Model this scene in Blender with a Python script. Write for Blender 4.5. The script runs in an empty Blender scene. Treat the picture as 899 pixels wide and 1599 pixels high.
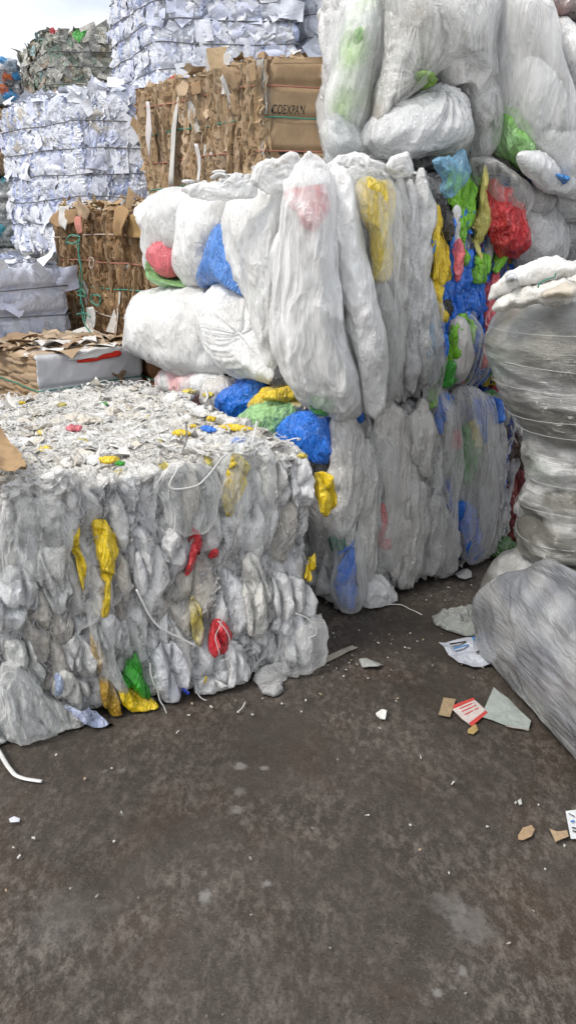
import bpy, math, random
import numpy as np
from mathutils import Vector

# ------------------------------------------------------------------ scene, camera
S = bpy.context.scene
COL = S.collection
PITCH = math.radians(19.9); CH = 1.6; FPX = 1201.0
cp, sp = math.cos(PITCH), math.sin(PITCH)
def ray(px, py):
    u = (px-449.5)/FPX; v = (799.5-py)/FPX
    return np.array((u, cp+v*sp, -sp+v*cp))
def ground(px, py, z=0.0):
    d = ray(px, py); t = (z-CH)/d[2]
    return np.array((d[0]*t, d[1]*t, z))
CAM = np.array((0, 0, CH))
cam = bpy.data.objects.new('camera', bpy.data.cameras.new('camera'))
COL.objects.link(cam); S.camera = cam
cam.location = (0, 0, CH); cam.rotation_euler = (math.pi/2-PITCH, 0, 0)
cam.data.sensor_fit = 'VERTICAL'; cam.data.sensor_height = 36; cam.data.lens = 36*FPX/1599
cam.data.clip_start = .05; cam.data.clip_end = 500
S.cycles.max_bounces = 6; S.cycles.diffuse_bounces = 2; S.cycles.glossy_bounces = 2; S.cycles.transparent_max_bounces = 8; S.cycles.use_adaptive_sampling = True; S.cycles.adaptive_threshold = .03

# ------------------------------------------------------------------ noise
def _h(ix, iy, iz, s=0):
    h = (ix.astype(np.int64)*374761393 + iy.astype(np.int64)*668265263 + iz.astype(np.int64)*2147483647 + s*1274126177) & 0xffffffff
    h = ((h ^ (h >> 13))*1274126177) & 0xffffffff
    h = ((h ^ (h >> 16))*2246822519) & 0xffffffff
    return (h ^ (h >> 15)) & 0xffffffff
def noise(p, s=0):
    """gradient noise about -1..1"""
    i = np.floor(p); f = p-i; i = i.astype(np.int64)
    w = f*f*f*(f*(f*6-15)+10)
    out = 0
    for dx in (0, 1):
        wx = w[:, 0] if dx else 1-w[:, 0]
        for dy in (0, 1):
            wy = w[:, 1] if dy else 1-w[:, 1]
            for dz in (0, 1):
                wz = w[:, 2] if dz else 1-w[:, 2]
                h = _h(i[:, 0]+dx, i[:, 1]+dy, i[:, 2]+dz, s)
                g = ((h & 1023)/511.5-1)*(f[:, 0]-dx) + (((h >> 10) & 1023)/511.5-1)*(f[:, 1]-dy) + (((h >> 20) & 1023)/511.5-1)*(f[:, 2]-dz)
                out = out + wx*wy*wz*g
    return out*1.5
def vnoise(p, s=0):
    return np.stack([noise(p, s+k*17) for k in range(3)], 1)
def ridges(p, octs=3, s=0, gain=.55):
    """creased cloth: sharp outward ridges, 0..1"""
    out = 0; a = 1.; tot = 0; q = p.copy()
    for o in range(octs):
        out = out + a*(1-np.minimum(1, np.abs(noise(q, s+o*7))*2.2)); tot += a
        a *= gain; q = q[:, [1, 2, 0]]*1.93+5.3
    return out/tot
def voronoi(p, s=0, jit=.9):
    i = np.floor(p).astype(np.int64); f = p-i
    n = len(p); F1 = np.full(n, 9.); F2 = np.full(n, 9.); ID = np.zeros(n, np.int64); V = np.zeros((n, 3))
    for dx in (-1, 0, 1):
        for dy in (-1, 0, 1):
            for dz in (-1, 0, 1):
                h = _h(i[:, 0]+dx, i[:, 1]+dy, i[:, 2]+dz, s)
                q = np.stack([dx+.5+jit*((h & 1023)/1023.-.5)-f[:, 0], dy+.5+jit*(((h >> 10) & 1023)/1023.-.5)-f[:, 1], dz+.5+jit*(((h >> 20) & 1023)/1023.-.5)-f[:, 2]], 1)
                d = np.sqrt((q*q).sum(1))
                m = d < F1
                F2 = np.where(m, F1, np.minimum(F2, d))
                ID = np.where(m, h, ID); V[m] = -q[m]; F1 = np.where(m, d, F1)
    return F1, F2, ID, V
def rnd(ID, k):
    return (_h(ID, ID*0+k, ID*0+3) & 4095)/4095.

# ------------------------------------------------------------------ materials
def lin(r, g, b):
    return tuple(((c/255)/12.92 if c/255 <= .04045 else ((c/255+.055)/1.055)**2.4) for c in (r, g, b))
MATS = {}
def mat(name, color=(.5, .5, .5), rough=.4, spec=.5, bump=.3, scale=30., stretch=(1, 1, 1), ridge=True, attr=False, var=.15,
        coat=0., sss=0., warp=1.2, film=None, dist=.012, fine=.5, vscale=6., streak=None, trans=0., tint=None):
    """all-purpose procedural material. film=(base opacity, rim opacity) makes a see-through plastic sheet"""
    m = bpy.data.materials.new(name); m.use_nodes = True; MATS[name] = m
    nt = m.node_tree; N = nt.nodes; L = nt.links; N.clear()
    def nd(t, **k):
        o = N.new(t)
        for a, b in k.items(): setattr(o, a, b)
        return o
    def math_(op, a, b=None, c=None):
        o = nd('ShaderNodeMath', operation=op)
        for i, v in enumerate((a, b, c)):
            if v is None: continue
            if isinstance(v, (int, float)): o.inputs[i].default_value = v
            else: L.new(v, o.inputs[i])
        return o.outputs[0]
    def noi(vec, sc, det, rg, dst=0.):
        o = nd('ShaderNodeTexNoise'); o.inputs['Scale'].default_value = sc; o.inputs['Detail'].default_value = det
        o.inputs['Roughness'].default_value = rg; o.inputs['Distortion'].default_value = dst; L.new(vec, o.inputs['Vector']); return o.outputs['Fac']
    out = nd('ShaderNodeOutputMaterial')
    tc = nd('ShaderNodeTexCoord'); mp = nd('ShaderNodeMapping'); mp.inputs['Scale'].default_value = stretch
    L.new(tc.outputs['Object'], mp.inputs['Vector'])
    b = nd('ShaderNodeBsdfPrincipled')
    b.inputs['Roughness'].default_value = rough; b.inputs['Specular IOR Level'].default_value = spec
    b.inputs['Subsurface Weight'].default_value = sss; b.inputs['Subsurface Radius'].default_value = (1, 1, 1); b.inputs['Subsurface Scale'].default_value = .03
    b.inputs['Coat Weight'].default_value = coat; b.inputs['Coat Roughness'].default_value = .08; b.inputs['Coat IOR'].default_value = 1.85
    # colour with mild variation
    base = nd('ShaderNodeMixRGB', blend_type='MULTIPLY'); base.inputs[0].default_value = 1
    if attr:
        at = nd('ShaderNodeAttribute', attribute_name='Col'); L.new(at.outputs['Color'], base.inputs[1])
    else:
        base.inputs[1].default_value = (*color, 1)
    v1 = noi(tc.outputs['Object'], vscale, 5, .65, .5)
    ramp = nd('ShaderNodeMapRange'); ramp.inputs['From Min'].default_value = .3; ramp.inputs['From Max'].default_value = .7
    ramp.inputs['To Min'].default_value = 1-var; ramp.inputs['To Max'].default_value = 1+var*.4
    L.new(v1, ramp.inputs['Value']); L.new(ramp.outputs[0], base.inputs[2])
    colour = base.outputs[0]
    if tint:      # patchy dirt / second colour: (rgb, amount, scale)
        mx = nd('ShaderNodeMixRGB'); mx.inputs[2].default_value = (*tint[0], 1)
        v2 = noi(mp.outputs['Vector'] if len(tint) > 3 else tc.outputs['Object'], tint[2], 6, .7, .8)
        r2 = nd('ShaderNodeMapRange'); r2.inputs['From Min'].default_value = .46; r2.inputs['From Max'].default_value = .66
        r2.inputs['To Max'].default_value = tint[1]; L.new(v2, r2.inputs['Value'])
        L.new(r2.outputs[0], mx.inputs[0]); L.new(colour, mx.inputs[1]); colour = mx.outputs[0]
    L.new(colour, b.inputs['Base Color'])
    # relief
    h1 = noi(mp.outputs['Vector'], scale, 3, .55, warp)
    if ridge:
        h1 = math_('ABSOLUTE', math_('SUBTRACT', h1, .5)); h1 = math_('MULTIPLY', math_('POWER', math_('MINIMUM', math_('MULTIPLY', h1, 5.), 1.), .6), -1.)
    h2 = noi(mp.outputs['Vector'], scale*2.7, 3, .6, warp*.7)
    if ridge: h2 = math_('MULTIPLY', math_('ABSOLUTE', math_('SUBTRACT', h2, .5)), -2.)
    h = math_('ADD', h1, math_('MULTIPLY', h2, fine))
    bp = nd('ShaderNodeBump'); bp.inputs['Strength'].default_value = bump; bp.inputs['Distance'].default_value = dist
    L.new(h, bp.inputs['Height']); L.new(bp.outputs[0], b.inputs['Normal']); L.new(bp.outputs[0], b.inputs['Coat Normal'])
    if coat > .4:      # crackle of thin glossy film
        h3 = noi(mp.outputs['Vector'], scale*3.2, 2, .6, warp); h3 = math_('MULTIPLY', math_('ABSOLUTE', math_('SUBTRACT', h3, .5)), -3.)
        bq = nd('ShaderNodeBump'); bq.inputs['Strength'].default_value = .85; bq.inputs['Distance'].default_value = dist*.8
        L.new(h3, bq.inputs['Height']); L.new(bp.outputs[0], bq.inputs['Normal']); L.new(bq.outputs[0], b.inputs['Coat Normal'])
    if trans:
        b.inputs['Transmission Weight'].default_value = trans
    sh = b.outputs[0]
    if film:
        tr = nd('ShaderNodeBsdfTransparent'); tr.inputs[0].default_value = (.97, .98, .98, 1)
        lw = nd('ShaderNodeLayerWeight'); lw.inputs[0].default_value = .35; L.new(bp.outputs[0], lw.inputs['Normal'])
        v3 = noi(mp.outputs['Vector'], scale*.35, 4, .6, 1.)
        fac = math_('ADD', math_('MULTIPLY', lw.outputs['Facing'], film[1]), math_('MULTIPLY', math_('SUBTRACT', v3, .5), 1.2))
        fac = nd_clamp = math_('ADD', fac, film[0])
        cl = nd('ShaderNodeClamp'); cl.inputs['Min'].default_value = .06; cl.inputs['Max'].default_value = .97; L.new(fac, cl.inputs['Value'])
        ms = nd('ShaderNodeMixShader'); L.new(cl.outputs[0], ms.inputs[0]); L.new(tr.outputs[0], ms.inputs[1]); L.new(sh, ms.inputs[2]); sh = ms.outputs[0]
    L.new(sh, out.inputs['Surface'])
    return m

Z3 = (1, 1, .3)      # wrinkles running up and down
mat('clear_film_bundle', attr=True, rough=.2, spec=.6, bump=.6, scale=34, stretch=(1, 1, .4), var=.14, coat=1., dist=.014, vscale=14, fine=.8, sss=.7)
mat('clear_film_far', attr=True, rough=.25, spec=.5, bump=.6, scale=26, stretch=(1, 1, .5), var=.2, coat=.2, dist=.015, vscale=14)
mat('crushed_scrap', attr=True, rough=.45, spec=.4, bump=.4, scale=60, stretch=(1, 1, 1), var=.1, coat=.15, dist=.006, vscale=20, sss=.7)
mat('white_bag', attr=True, rough=.33, spec=.45, bump=.48, scale=19, stretch=(1, 1, .3), var=.08, coat=.45, dist=.013, vscale=9, fine=.6, sss=.6)
mat('coloured_bag', attr=True, rough=.27, spec=.5, bump=.7, scale=24, stretch=(1, 1, .35), var=.25, coat=.7, dist=.014, vscale=18)
mat('sheer_film', (.92, .92, .91), rough=.2, spec=.6, bump=.5, scale=18, stretch=(1, 1, .2), var=.05, film=(.12, .75), dist=.012)
mat('milky_film', (.92, .92, .92), rough=.28, spec=.5, bump=.45, scale=16, stretch=(1, 1, .18), var=.05, film=(.42, .6), dist=.012)
mat('blue_film', (.25, .5, .72), rough=.2, spec=.6, bump=.5, scale=18, stretch=(1, 1, .3), var=.05, film=(.3, .6), dist=.012)
mat('paper', attr=True, rough=.75, spec=.25, bump=.5, scale=26, var=.06, dist=.012, vscale=10)
mat('sheet_paper', attr=True, rough=.75, spec=.25, bump=.3, scale=14, var=.05, dist=.01)
mat('cardboard', attr=True, rough=.82, spec=.2, bump=.5, scale=30, stretch=(1, 1, .15), ridge=False, var=.25, dist=.006, vscale=9)
mat('flat_cardboard', attr=True, rough=.8, spec=.2, bump=.35, scale=9, stretch=(1, 1, .6), ridge=False, var=.12, dist=.012, vscale=3)
mat('wire', (.16, .16, .17), rough=.5, bump=.1)
mat('string_pale', (.5, .42, .36), rough=.7, bump=.4, scale=120, dist=.003)
mat('string_green', (.06, .26, .19), rough=.5, bump=.3, scale=120, dist=.003)
mat('string_red', (.42, .17, .12), rough=.6, bump=.3, scale=120, dist=.003)
mat('strap_white', (.72, .72, .7), rough=.35, bump=.2, scale=60, dist=.004)
mat('film_rope', (.62, .63, .63), rough=.25, bump=.2, scale=60, dist=.003, coat=.8)
mat('ink', (.02, .018, .016), rough=.7, bump=.1)
mat('print_red', (.55, .06, .05), rough=.7, bump=.1)
mat('print_blue', (.06, .22, .5), rough=.7, bump=.1)
mat('litter', attr=True, rough=.6, spec=.3, bump=.3, scale=40, var=.2, dist=.006, vscale=30)
mat('wrapped_film', attr=True, rough=.28, spec=.6, bump=.6, scale=22, stretch=(.5, .5, 8), var=.3, coat=.9, dist=.0035, vscale=9, warp=.1,
    tint=((.10, .096, .08), .6, 9), fine=.9)
mat('pleated_film', attr=True, rough=.22, spec=.6, bump=.42, scale=28, stretch=(1, .18, 1.3), var=.25, coat=.9, dist=.007, vscale=7, warp=.3, tint=((.15, .14, .12), .5, 9, 1))

# ------------------------------------------------------------------ mesh helpers
def link_mesh(name, V, F, m, parent=None, col=None, smooth=True, loc=None):
    """V: n x 3 world coordinates; stored relative to the parent's (or own) base"""
    V = np.asarray(V, float)
    if parent is not None: org = np.array(parent['_o'])
    elif loc is not None: org = np.array(loc)
    else:
        org = np.array((V[:, 0].mean(), V[:, 1].mean(), V[:, 2].min()))
    me = bpy.data.meshes.new(name)
    W = (V-org).astype(np.float32)
    if isinstance(F, np.ndarray):
        k = F.shape[1]; nf = len(F)
        me.vertices.add(len(W)); me.vertices.foreach_set('co', W.ravel())
        me.loops.add(nf*k); me.loops.foreach_set('vertex_index', F.astype(np.int32).ravel())
        me.polygons.add(nf); me.polygons.foreach_set('loop_start', (np.arange(nf)*k).astype(np.int32))
        me.polygons.foreach_set('loop_total', np.full(nf, k, np.int32))
        me.update(calc_edges=True)
    else:
        me.from_pydata([tuple(map(float, r)) for r in W], [], F)
    me.polygons.foreach_set('use_smooth', np.full(len(me.polygons), smooth))
    if col is not None:
        c = np.ones((len(W), 4), np.float32); c[:, :3] = col
        a = me.attributes.new('Col', 'FLOAT_COLOR', 'POINT'); a.data.foreach_set('color', c.ravel())
    me.materials.append(MATS[m]); me.validate()
    o = bpy.data.objects.new(name, me); COL.objects.link(o)
    if parent is not None: o.parent = parent['e']
    else: o.location = org
    return o
def thing(name, label, cat, loc, group=None):
    e = bpy.data.objects.new(name, None); COL.objects.link(e); e.location = loc; e.empty_display_size = .1
    e['label'] = label; e['category'] = cat
    if group: e['group'] = group
    return {'e': e, '_o': tuple(loc)}
def tag(o, label, cat, group=None):
    o['label'] = label; o['category'] = cat
    if group: o['group'] = group
    return o

# ------------------------------------------------------------------ bales
class Bale:
    def __init__(s, name, label, o, u, v, a, b, z0, z1, group=None, cat='bale'):
        s.o = np.array((o[0], o[1], 0.)); s.u = np.array((*u, 0.)); s.v = np.array((*v, 0.))
        s.u /= np.linalg.norm(s.u); s.v /= np.linalg.norm(s.v)
        s.a, s.b, s.z0, s.z1 = a, b, z0, z1; s.h = z1-z0
        c = s.o+s.u*a/2+s.v*b/2
        s.t = thing(name, label, cat, (c[0], c[1], z0), group)
    def W(s, P):
        return s.o+P[:, :1]*s.u+P[:, 1:2]*s.v+np.array((0, 0, s.z0))+P[:, 2:]*np.array((0, 0, 1.))
    def body(s, res, R, disp, m, name='body'):
        dim = np.array((s.a, s.b, s.h)); n = np.maximum(2, np.round(dim/res).astype(int))
        Ps = []; Fs = []; off = 0
        for ax in range(3):
            i, j = [(1, 2), (2, 0), (0, 1)][ax]
            for side in (0, 1):
                A, B = np.meshgrid(np.arange(n[i]+1), np.arange(n[j]+1), indexing='ij')
                G = np.zeros((A.size, 3), int); G[:, i] = A.ravel(); G[:, j] = B.ravel(); G[:, ax] = side*n[ax]
                idx = np.arange(A.size).reshape(A.shape)+off
                q = np.stack([idx[:-1, :-1], idx[1:, :-1], idx[1:, 1:], idx[:-1, 1:]], -1).reshape(-1, 4)
                if side == 0: q = q[:, ::-1]
                Ps.append(G); Fs.append(q); off += A.size
        G = np.concatenate(Ps); F = np.concatenate(Fs)
        key = (G[:, 0]*100003+G[:, 1])*100003+G[:, 2]
        _, first, inv = np.unique(key, return_index=True, return_inverse=True)
        G = G[first]; F = inv.ravel()[F]
        P = G/n*dim
        q = np.clip(P, R, dim-R); d = P-q; nr = d/np.maximum(1e-9, np.linalg.norm(d, axis=1))[:, None]
        P = q+nr*R
        s.R = R; s.disp = disp
        D, C = disp(P, nr, s)
        Q = P+nr*D[:, None]
        Q[:, 2] = np.maximum(Q[:, 2], 0.002)
        return link_mesh(name, s.W(Q), F, m, s.t, C)
    def surf(s, P, nr, out=0.):
        D, _ = s.disp(P, nr, s)
        return P+nr*(D+out)[:, None]
    def ring(s, z, r, m, wob=.01, out=0., name='tie_wire', seed=0, dip=0.):
        """a wire round the bale at height z hugging the relief"""
        R = s.R; a, b = s.a, s.b; pts = []; nrm = []
        for (c, a0) in (((R, R), 180), ((a-R, R), 270), ((a-R, b-R), 0), ((R, b-R), 90)):
            for k in range(7):
                t = math.radians(a0+k*15); pts.append((c[0]+R*math.cos(t), c[1]+R*math.sin(t))); nrm.append((math.cos(t), math.sin(t)))
        pts = np.array(pts); nrm = np.array(nrm)
        P2, N2 = [], []
        for k in range(len(pts)):
            p, q = pts[k], pts[(k+1) % len(pts)]; L = np.linalg.norm(q-p); n = max(1, int(L/.03))
            for j in range(n):
                f = j/n; P2.append(p*(1-f)+q*f); w = nrm[k]*(1-f)+nrm[(k+1) % len(pts)]*f; N2.append(w/np.linalg.norm(w))
        P2 = np.array(P2); N2 = np.array(N2); n = len(P2)
        zz = z+wob*noise(np.stack([P2[:, 0]*1.6+seed*9.1, P2[:, 1]*1.6, np.full(n, seed*3.7)], 1))*2
        P = np.stack([P2[:, 0], P2[:, 1], zz], 1); NN = np.stack([N2[:, 0], N2[:, 1], np.zeros(n)], 1)
        best = None
        for dz in (-.012, 0, .012):
            Pz = P.copy(); Pz[:, 2] += dz; D, _ = s.disp(Pz, NN, s); best = D if best is None else np.maximum(best, D)
        D = best
        for _ in range(2):
            D = np.maximum(D, (np.roll(D, 1)+np.roll(D, -1))/2)
        D = (np.roll(D, 1)+D+np.roll(D, -1))/3
        Q = P+NN*(D+r*.6+out)[:, None]
        return tube(name, s.W(Q), r, m, s.t, closed=True)

def tube(name, pts, r, m, parent=None, closed=False, flat=1., sides=6, col=None, up=(0, 0, 1)):
    """round (or flattened) cord through points"""
    P = np.asarray(pts, float); n = len(P)
    if closed: T = np.roll(P, -1, 0)-np.roll(P, 1, 0)
    else: T = np.gradient(P, axis=0)
    T /= np.maximum(1e-9, np.linalg.norm(T, axis=1))[:, None]
    up = np.array(up, float); A = np.cross(T, up); la = np.linalg.norm(A, axis=1)
    A[la < .05] = np.cross(T[la < .05], (1., 0, 0)); A /= np.maximum(1e-9, np.linalg.norm(A, axis=1))[:, None]; B = np.cross(A, T)
    r = np.broadcast_to(r, (n,))
    V = []
    for k in range(sides):
        t = 2*math.pi*k/sides
        V.append(P+A*(r*math.cos(t))[:, None]+B*(r*flat*math.sin(t))[:, None])
    V = np.stack(V, 1).reshape(-1, 3)
    F = []
    for i in range(n if closed else n-1):
        for k in range(sides):
            a = i*sides+k; b = i*sides+(k+1) % sides; j = ((i+1) % n)*sides
            F.append((a, b, j+(k+1) % sides, j+k))
    if not closed:
        F.append(tuple(range(sides))[::-1]); F.append(tuple((n-1)*sides+k for k in range(sides)))
    return link_mesh(name, V, F, m, parent, col)
def spline(P, n):
    P = np.asarray(P, float); k = len(P); Q = np.concatenate([[2*P[0]-P[1]], P, [2*P[-1]-P[-2]]])
    out = []
    for t in np.linspace(0, k-1-1e-6, n):
        i = int(t); f = t-i; a, b, c, d = Q[i], Q[i+1], Q[i+2], Q[i+3]
        out.append(.5*((2*b)+(-a+c)*f+(2*a-5*b+4*c-d)*f*f+(-a+3*b-3*c+d)*f**3))
    return np.array(out)

# ---- plane frames: origin, horizontal axis e, outward n
def plane(o, e):
    e = np.array((*e, 0.)); e /= np.linalg.norm(e); n = np.array((e[1], -e[0], 0.))
    return (np.array(o, float), e, n)
def front(B, off=0.): 
    pl = plane(B.o, B.u[:2]); return (pl[0]+pl[2]*off, pl[1], pl[2])
def left(B, off=0.):
    pl = plane(B.o, -B.v[:2]); return (pl[0]+pl[2]*off, pl[1], pl[2])
def hit(pl, px, py):
    d = ray(px, py); t = ((pl[0]-CAM)@pl[2])/(d@pl[2]); X = CAM+d*t
    return (X-pl[0])@pl[1], X[2]

def relief(B, face, X):
    rel = X-B.o; M = np.array([[B.u[0], B.v[0]], [B.u[1], B.v[1]]]); ab = np.linalg.solve(M, rel[:, :2].T).T
    P = np.zeros_like(X); N = np.zeros_like(X); P[:, 2] = X[:, 2]-B.z0
    if face == 'front': P[:, 0] = ab[:, 0]; N[:, 1] = -1
    else: P[:, 1] = ab[:, 1]; N[:, 0] = -1
    return B.disp(P, N, B)[0]
def wrinkle(P, amp, f, stretch, seed, knot=None):
    """relief of a stuffed bag: long pleats and crumples, or pleats fanning from a knot"""
    w = vnoise(P*f*.5+seed, seed)*.35/f
    Q = (P+w)*np.array((1, 1, stretch))*f+seed*3.3
    r = ridges(Q, 3, seed)-.45
    if knot is not None:
        d = P-np.array(knot[:3]); L = np.linalg.norm(d, axis=1)+1e-6
        ang = np.arctan2(d[:, 2], d[:, 0]*.8+d[:, 1]*.6)
        k = ridges(np.stack([np.cos(ang)*4, np.sin(ang)*4, L*1.5+seed], 1), 2, seed+3)-.45
        g = np.exp(-L/knot[3]); r = r*(1-.7*g)+k*g*1.7
        return r*amp-g*knot[4]
    return r*amp
def bag(parent, pl, poly, H, color, m='white_bag', name='plastic_bag', Hb=None, lift=0., amp=.012, f=9., stretch=.4, seed=1, res=.006,
        prof=.55, knot=None, fold=.25, label=None, color2=None, loc=None, hug=None):
    """puffy closed bag: outline given in pixels on a real plane, bulging H outwards and Hb inwards"""
    poly = [hit(pl, *q) for q in poly]; poly = np.array(poly)
    c = poly.mean(0)
    n = len(poly)
    # smooth closed outline
    Q = []
    for i in range(n):
        a, b, cc, d = poly[i-1], poly[i], poly[(i+1) % n], poly[(i+2) % n]
        for t in np.linspace(0, 1, 8, endpoint=False):
            Q.append(.5*((2*b)+(-a+cc)*t+(2*a-5*b+4*cc-d)*t*t+(-a+3*b-3*cc+d)*t**3))
    Q = np.array(Q); rel = Q-c; ang = np.unwrap(np.arctan2(rel[:, 1], rel[:, 0])); rad = np.linalg.norm(rel, axis=1)
    per = np.linalg.norm(np.roll(Q, 1, 0)-Q, axis=1).sum()
    nt = int(np.clip(per/res, 24, 230)); ext = rad.max()
    nr = int(np.clip((ext+H)/res, 8, 60))
    # walk the outline itself (any shape seen from c)
    seg = np.linalg.norm(np.roll(Q, -1, 0)-Q, axis=1); cum = np.concatenate([[0], np.cumsum(seg)]); tt = np.linspace(0, cum[-1], nt, endpoint=False)
    Qc = np.concatenate([Q, Q[:1]]); O = np.stack([np.interp(tt, cum, Qc[:, 0]), np.interp(tt, cum, Qc[:, 1])], 1)-c
    if Hb is None: Hb = H*.6
    ph = np.linspace(0, math.pi, 2*nr+1)[1:-1]          # 0 front pole .. pi back pole
    rr = np.sin(ph)**.8; hh = np.where(ph < math.pi/2, H, Hb)*np.sign(np.cos(ph))*np.abs(np.cos(ph))**(2*prof)
    RR, _ = np.meshgrid(rr, tt, indexing='ij'); HH, _ = np.meshgrid(hh, tt, indexing='ij')
    OX = np.broadcast_to(O[:, 0], RR.shape); OY = np.broadcast_to(O[:, 1], RR.shape)
    s = (c[0]+OX*RR).ravel(); z = (c[1]+OY*RR).ravel(); h = HH.ravel()+lift
    s = np.concatenate([s, [c[0], c[0]]]); z = np.concatenate([z, [c[1], c[1]]]); h = np.concatenate([h, [H+lift, -Hb+lift]])
    X = pl[0]+s[:, None]*pl[1]+h[:, None]*pl[2]; X[:, 2] = z
    # pseudo normal
    ln = np.linalg.norm(O, axis=1)+1e-6
    nx = (RR**3*OX/ln); ny = (RR**3*OY/ln); nh = np.sign(HH)*np.sqrt(np.maximum(0, 1-RR**6))
    nx = np.concatenate([nx.ravel(), [0, 0]]); ny = np.concatenate([ny.ravel(), [0, 0]]); nh = np.concatenate([nh.ravel(), [1, -1]])
    NV = nx[:, None]*pl[1]+nh[:, None]*pl[2]; NV[:, 2] = ny
    if knot is not None:
        ks, kz = hit(pl, knot[0], knot[1]); K = pl[0]+ks*pl[1]+(H*.8+lift)*pl[2]; K[2] = kz; knot = (*K, knot[2], knot[3])
    small = min(1., ext/.12)
    if hug is not None: X = X+pl[2]*relief(hug[0], hug[1], X)[:, None]
    D = wrinkle(X, amp, f, stretch, seed, knot)+noise(X*f*.35+seed*2.2, seed)*fold*H*.5
    edge = noise(X*f*.8+seed, seed+9)*.034*small
    D = D+edge*np.concatenate([(RR**4).ravel(), [0, 0]])
    X = X+NV*D[:, None]
    X[:, 2] = np.maximum(X[:, 2], .003)
    M = 2*nr-1; F = []
    I = np.arange(M*nt).reshape(M, nt)
    q = np.stack([I[:-1], I[1:], np.roll(I[1:], -1, 1), np.roll(I[:-1], -1, 1)], -1).reshape(-1, 4)
    area = (poly[:, 0]*np.roll(poly[:, 1], -1)-np.roll(poly[:, 0], -1)*poly[:, 1]).sum()
    caps = []
    for k in range(nt):
        caps.append((M*nt, I[0, k], I[0, (k+1) % nt], I[0, (k+1) % nt])); caps.append((M*nt+1, I[-1, (k+1) % nt], I[-1, k], I[-1, k]))
    FF = q.tolist()+[c_[:3] for c_ in caps]
    if area < 0: FF = [f_[::-1] for f_ in FF]
    # swap: seen from outside
    col = np.tile(np.array(color, float), (len(X), 1))
    if color2 is not None:
        g = np.clip(noise(X*7+seed, seed+5)*1.6+.4, 0, 1)[:, None]; col = col*(1-g)+np.array(color2)*g
    o = link_mesh(name, X, FF, m, parent, col, loc=loc)
    if label: o['label'] = label
    return o
def strip(parent, pl, spine, width, color, H=None, m='coloured_bag', name='plastic_bag', lift=0., amp=.008, f=16., stretch=.35, seed=1, label=None, color2=None, res=.005, end=.5, hug=None):
    """long crumpled bundle: spine and half widths in pixels on a real plane"""
    P = np.array([hit(pl, *q) for q in spine]); sc = abs(hit(pl, spine[0][0]+10, spine[0][1])[0]-hit(pl, *spine[0])[0])/10
    w = np.atleast_1d(np.array(width, float))*sc
    if len(w) == 1: w = np.repeat(w, len(P))
    L = np.linalg.norm(np.diff(P, axis=0), axis=1).sum(); ns = int(np.clip(L/res, 10, 110))
    C = spline(P, ns); Wd = np.interp(np.linspace(0, len(w)-1, ns), np.arange(len(w)), w)
    t = np.linspace(0, 1, ns); Wd = Wd*np.clip(np.minimum(t, 1-t)*6, .02, 1)**end
    T = np.gradient(C, axis=0); T /= np.linalg.norm(T, axis=1)[:, None]; Nn = np.stack([T[:, 1], -T[:, 0]], 1)
    nk = int(np.clip(w.max()*5/res, 10, 60)); th = np.linspace(0, 2*math.pi, nk, endpoint=False)
    if H is None: H = w.mean()*.7
    S_ = C[:, None, :]+Nn[:, None, :]*(Wd[:, None]*np.cos(th))[..., None]
    hh = (Wd/w.max())[:, None]**.7*H*np.sin(th)+lift
    X = pl[0]+S_[..., :1]*pl[1]+hh[..., None]*pl[2]; X[..., 2] = S_[..., 1]
    NV = (Nn[:, None, :1]*np.cos(th)[None, :, None])*pl[1]+np.sin(th)[None, :, None]*pl[2]; NV = np.array(NV); NV[..., 2] = Nn[:, 1:2]*np.cos(th)
    X = X.reshape(-1, 3); NV = NV.reshape(-1, 3)
    if hug is not None: X = X+pl[2]*relief(hug[0], hug[1], X)[:, None]
    taper = np.repeat(np.clip(Wd/w.max(), .1, 1), nk)
    D = wrinkle(X, amp, f, stretch, seed)*taper+noise(X*f*.6+seed, seed+2)*.35*w.mean()*taper
    X = X+NV*D[:, None]; X[:, 2] = np.maximum(X[:, 2], .003)
    I = np.arange(ns*nk).reshape(ns, nk)
    q = np.stack([I[:-1], np.roll(I[:-1], -1, 1), np.roll(I[1:], -1, 1), I[1:]], -1).reshape(-1, 4)
    F = q.tolist()+[list(I[0][::-1]), list(I[-1])]
    col = np.tile(np.array(color, float), (len(X), 1))
    if color2 is not None:
        g = np.clip(noise(X*9+seed, seed+5)*1.6+.4, 0, 1)[:, None]; col = col*(1-g)+np.array(color2)*g
    o = link_mesh(name, X, F, m, parent, col)
    if label: o['label'] = label
    return o

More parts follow.
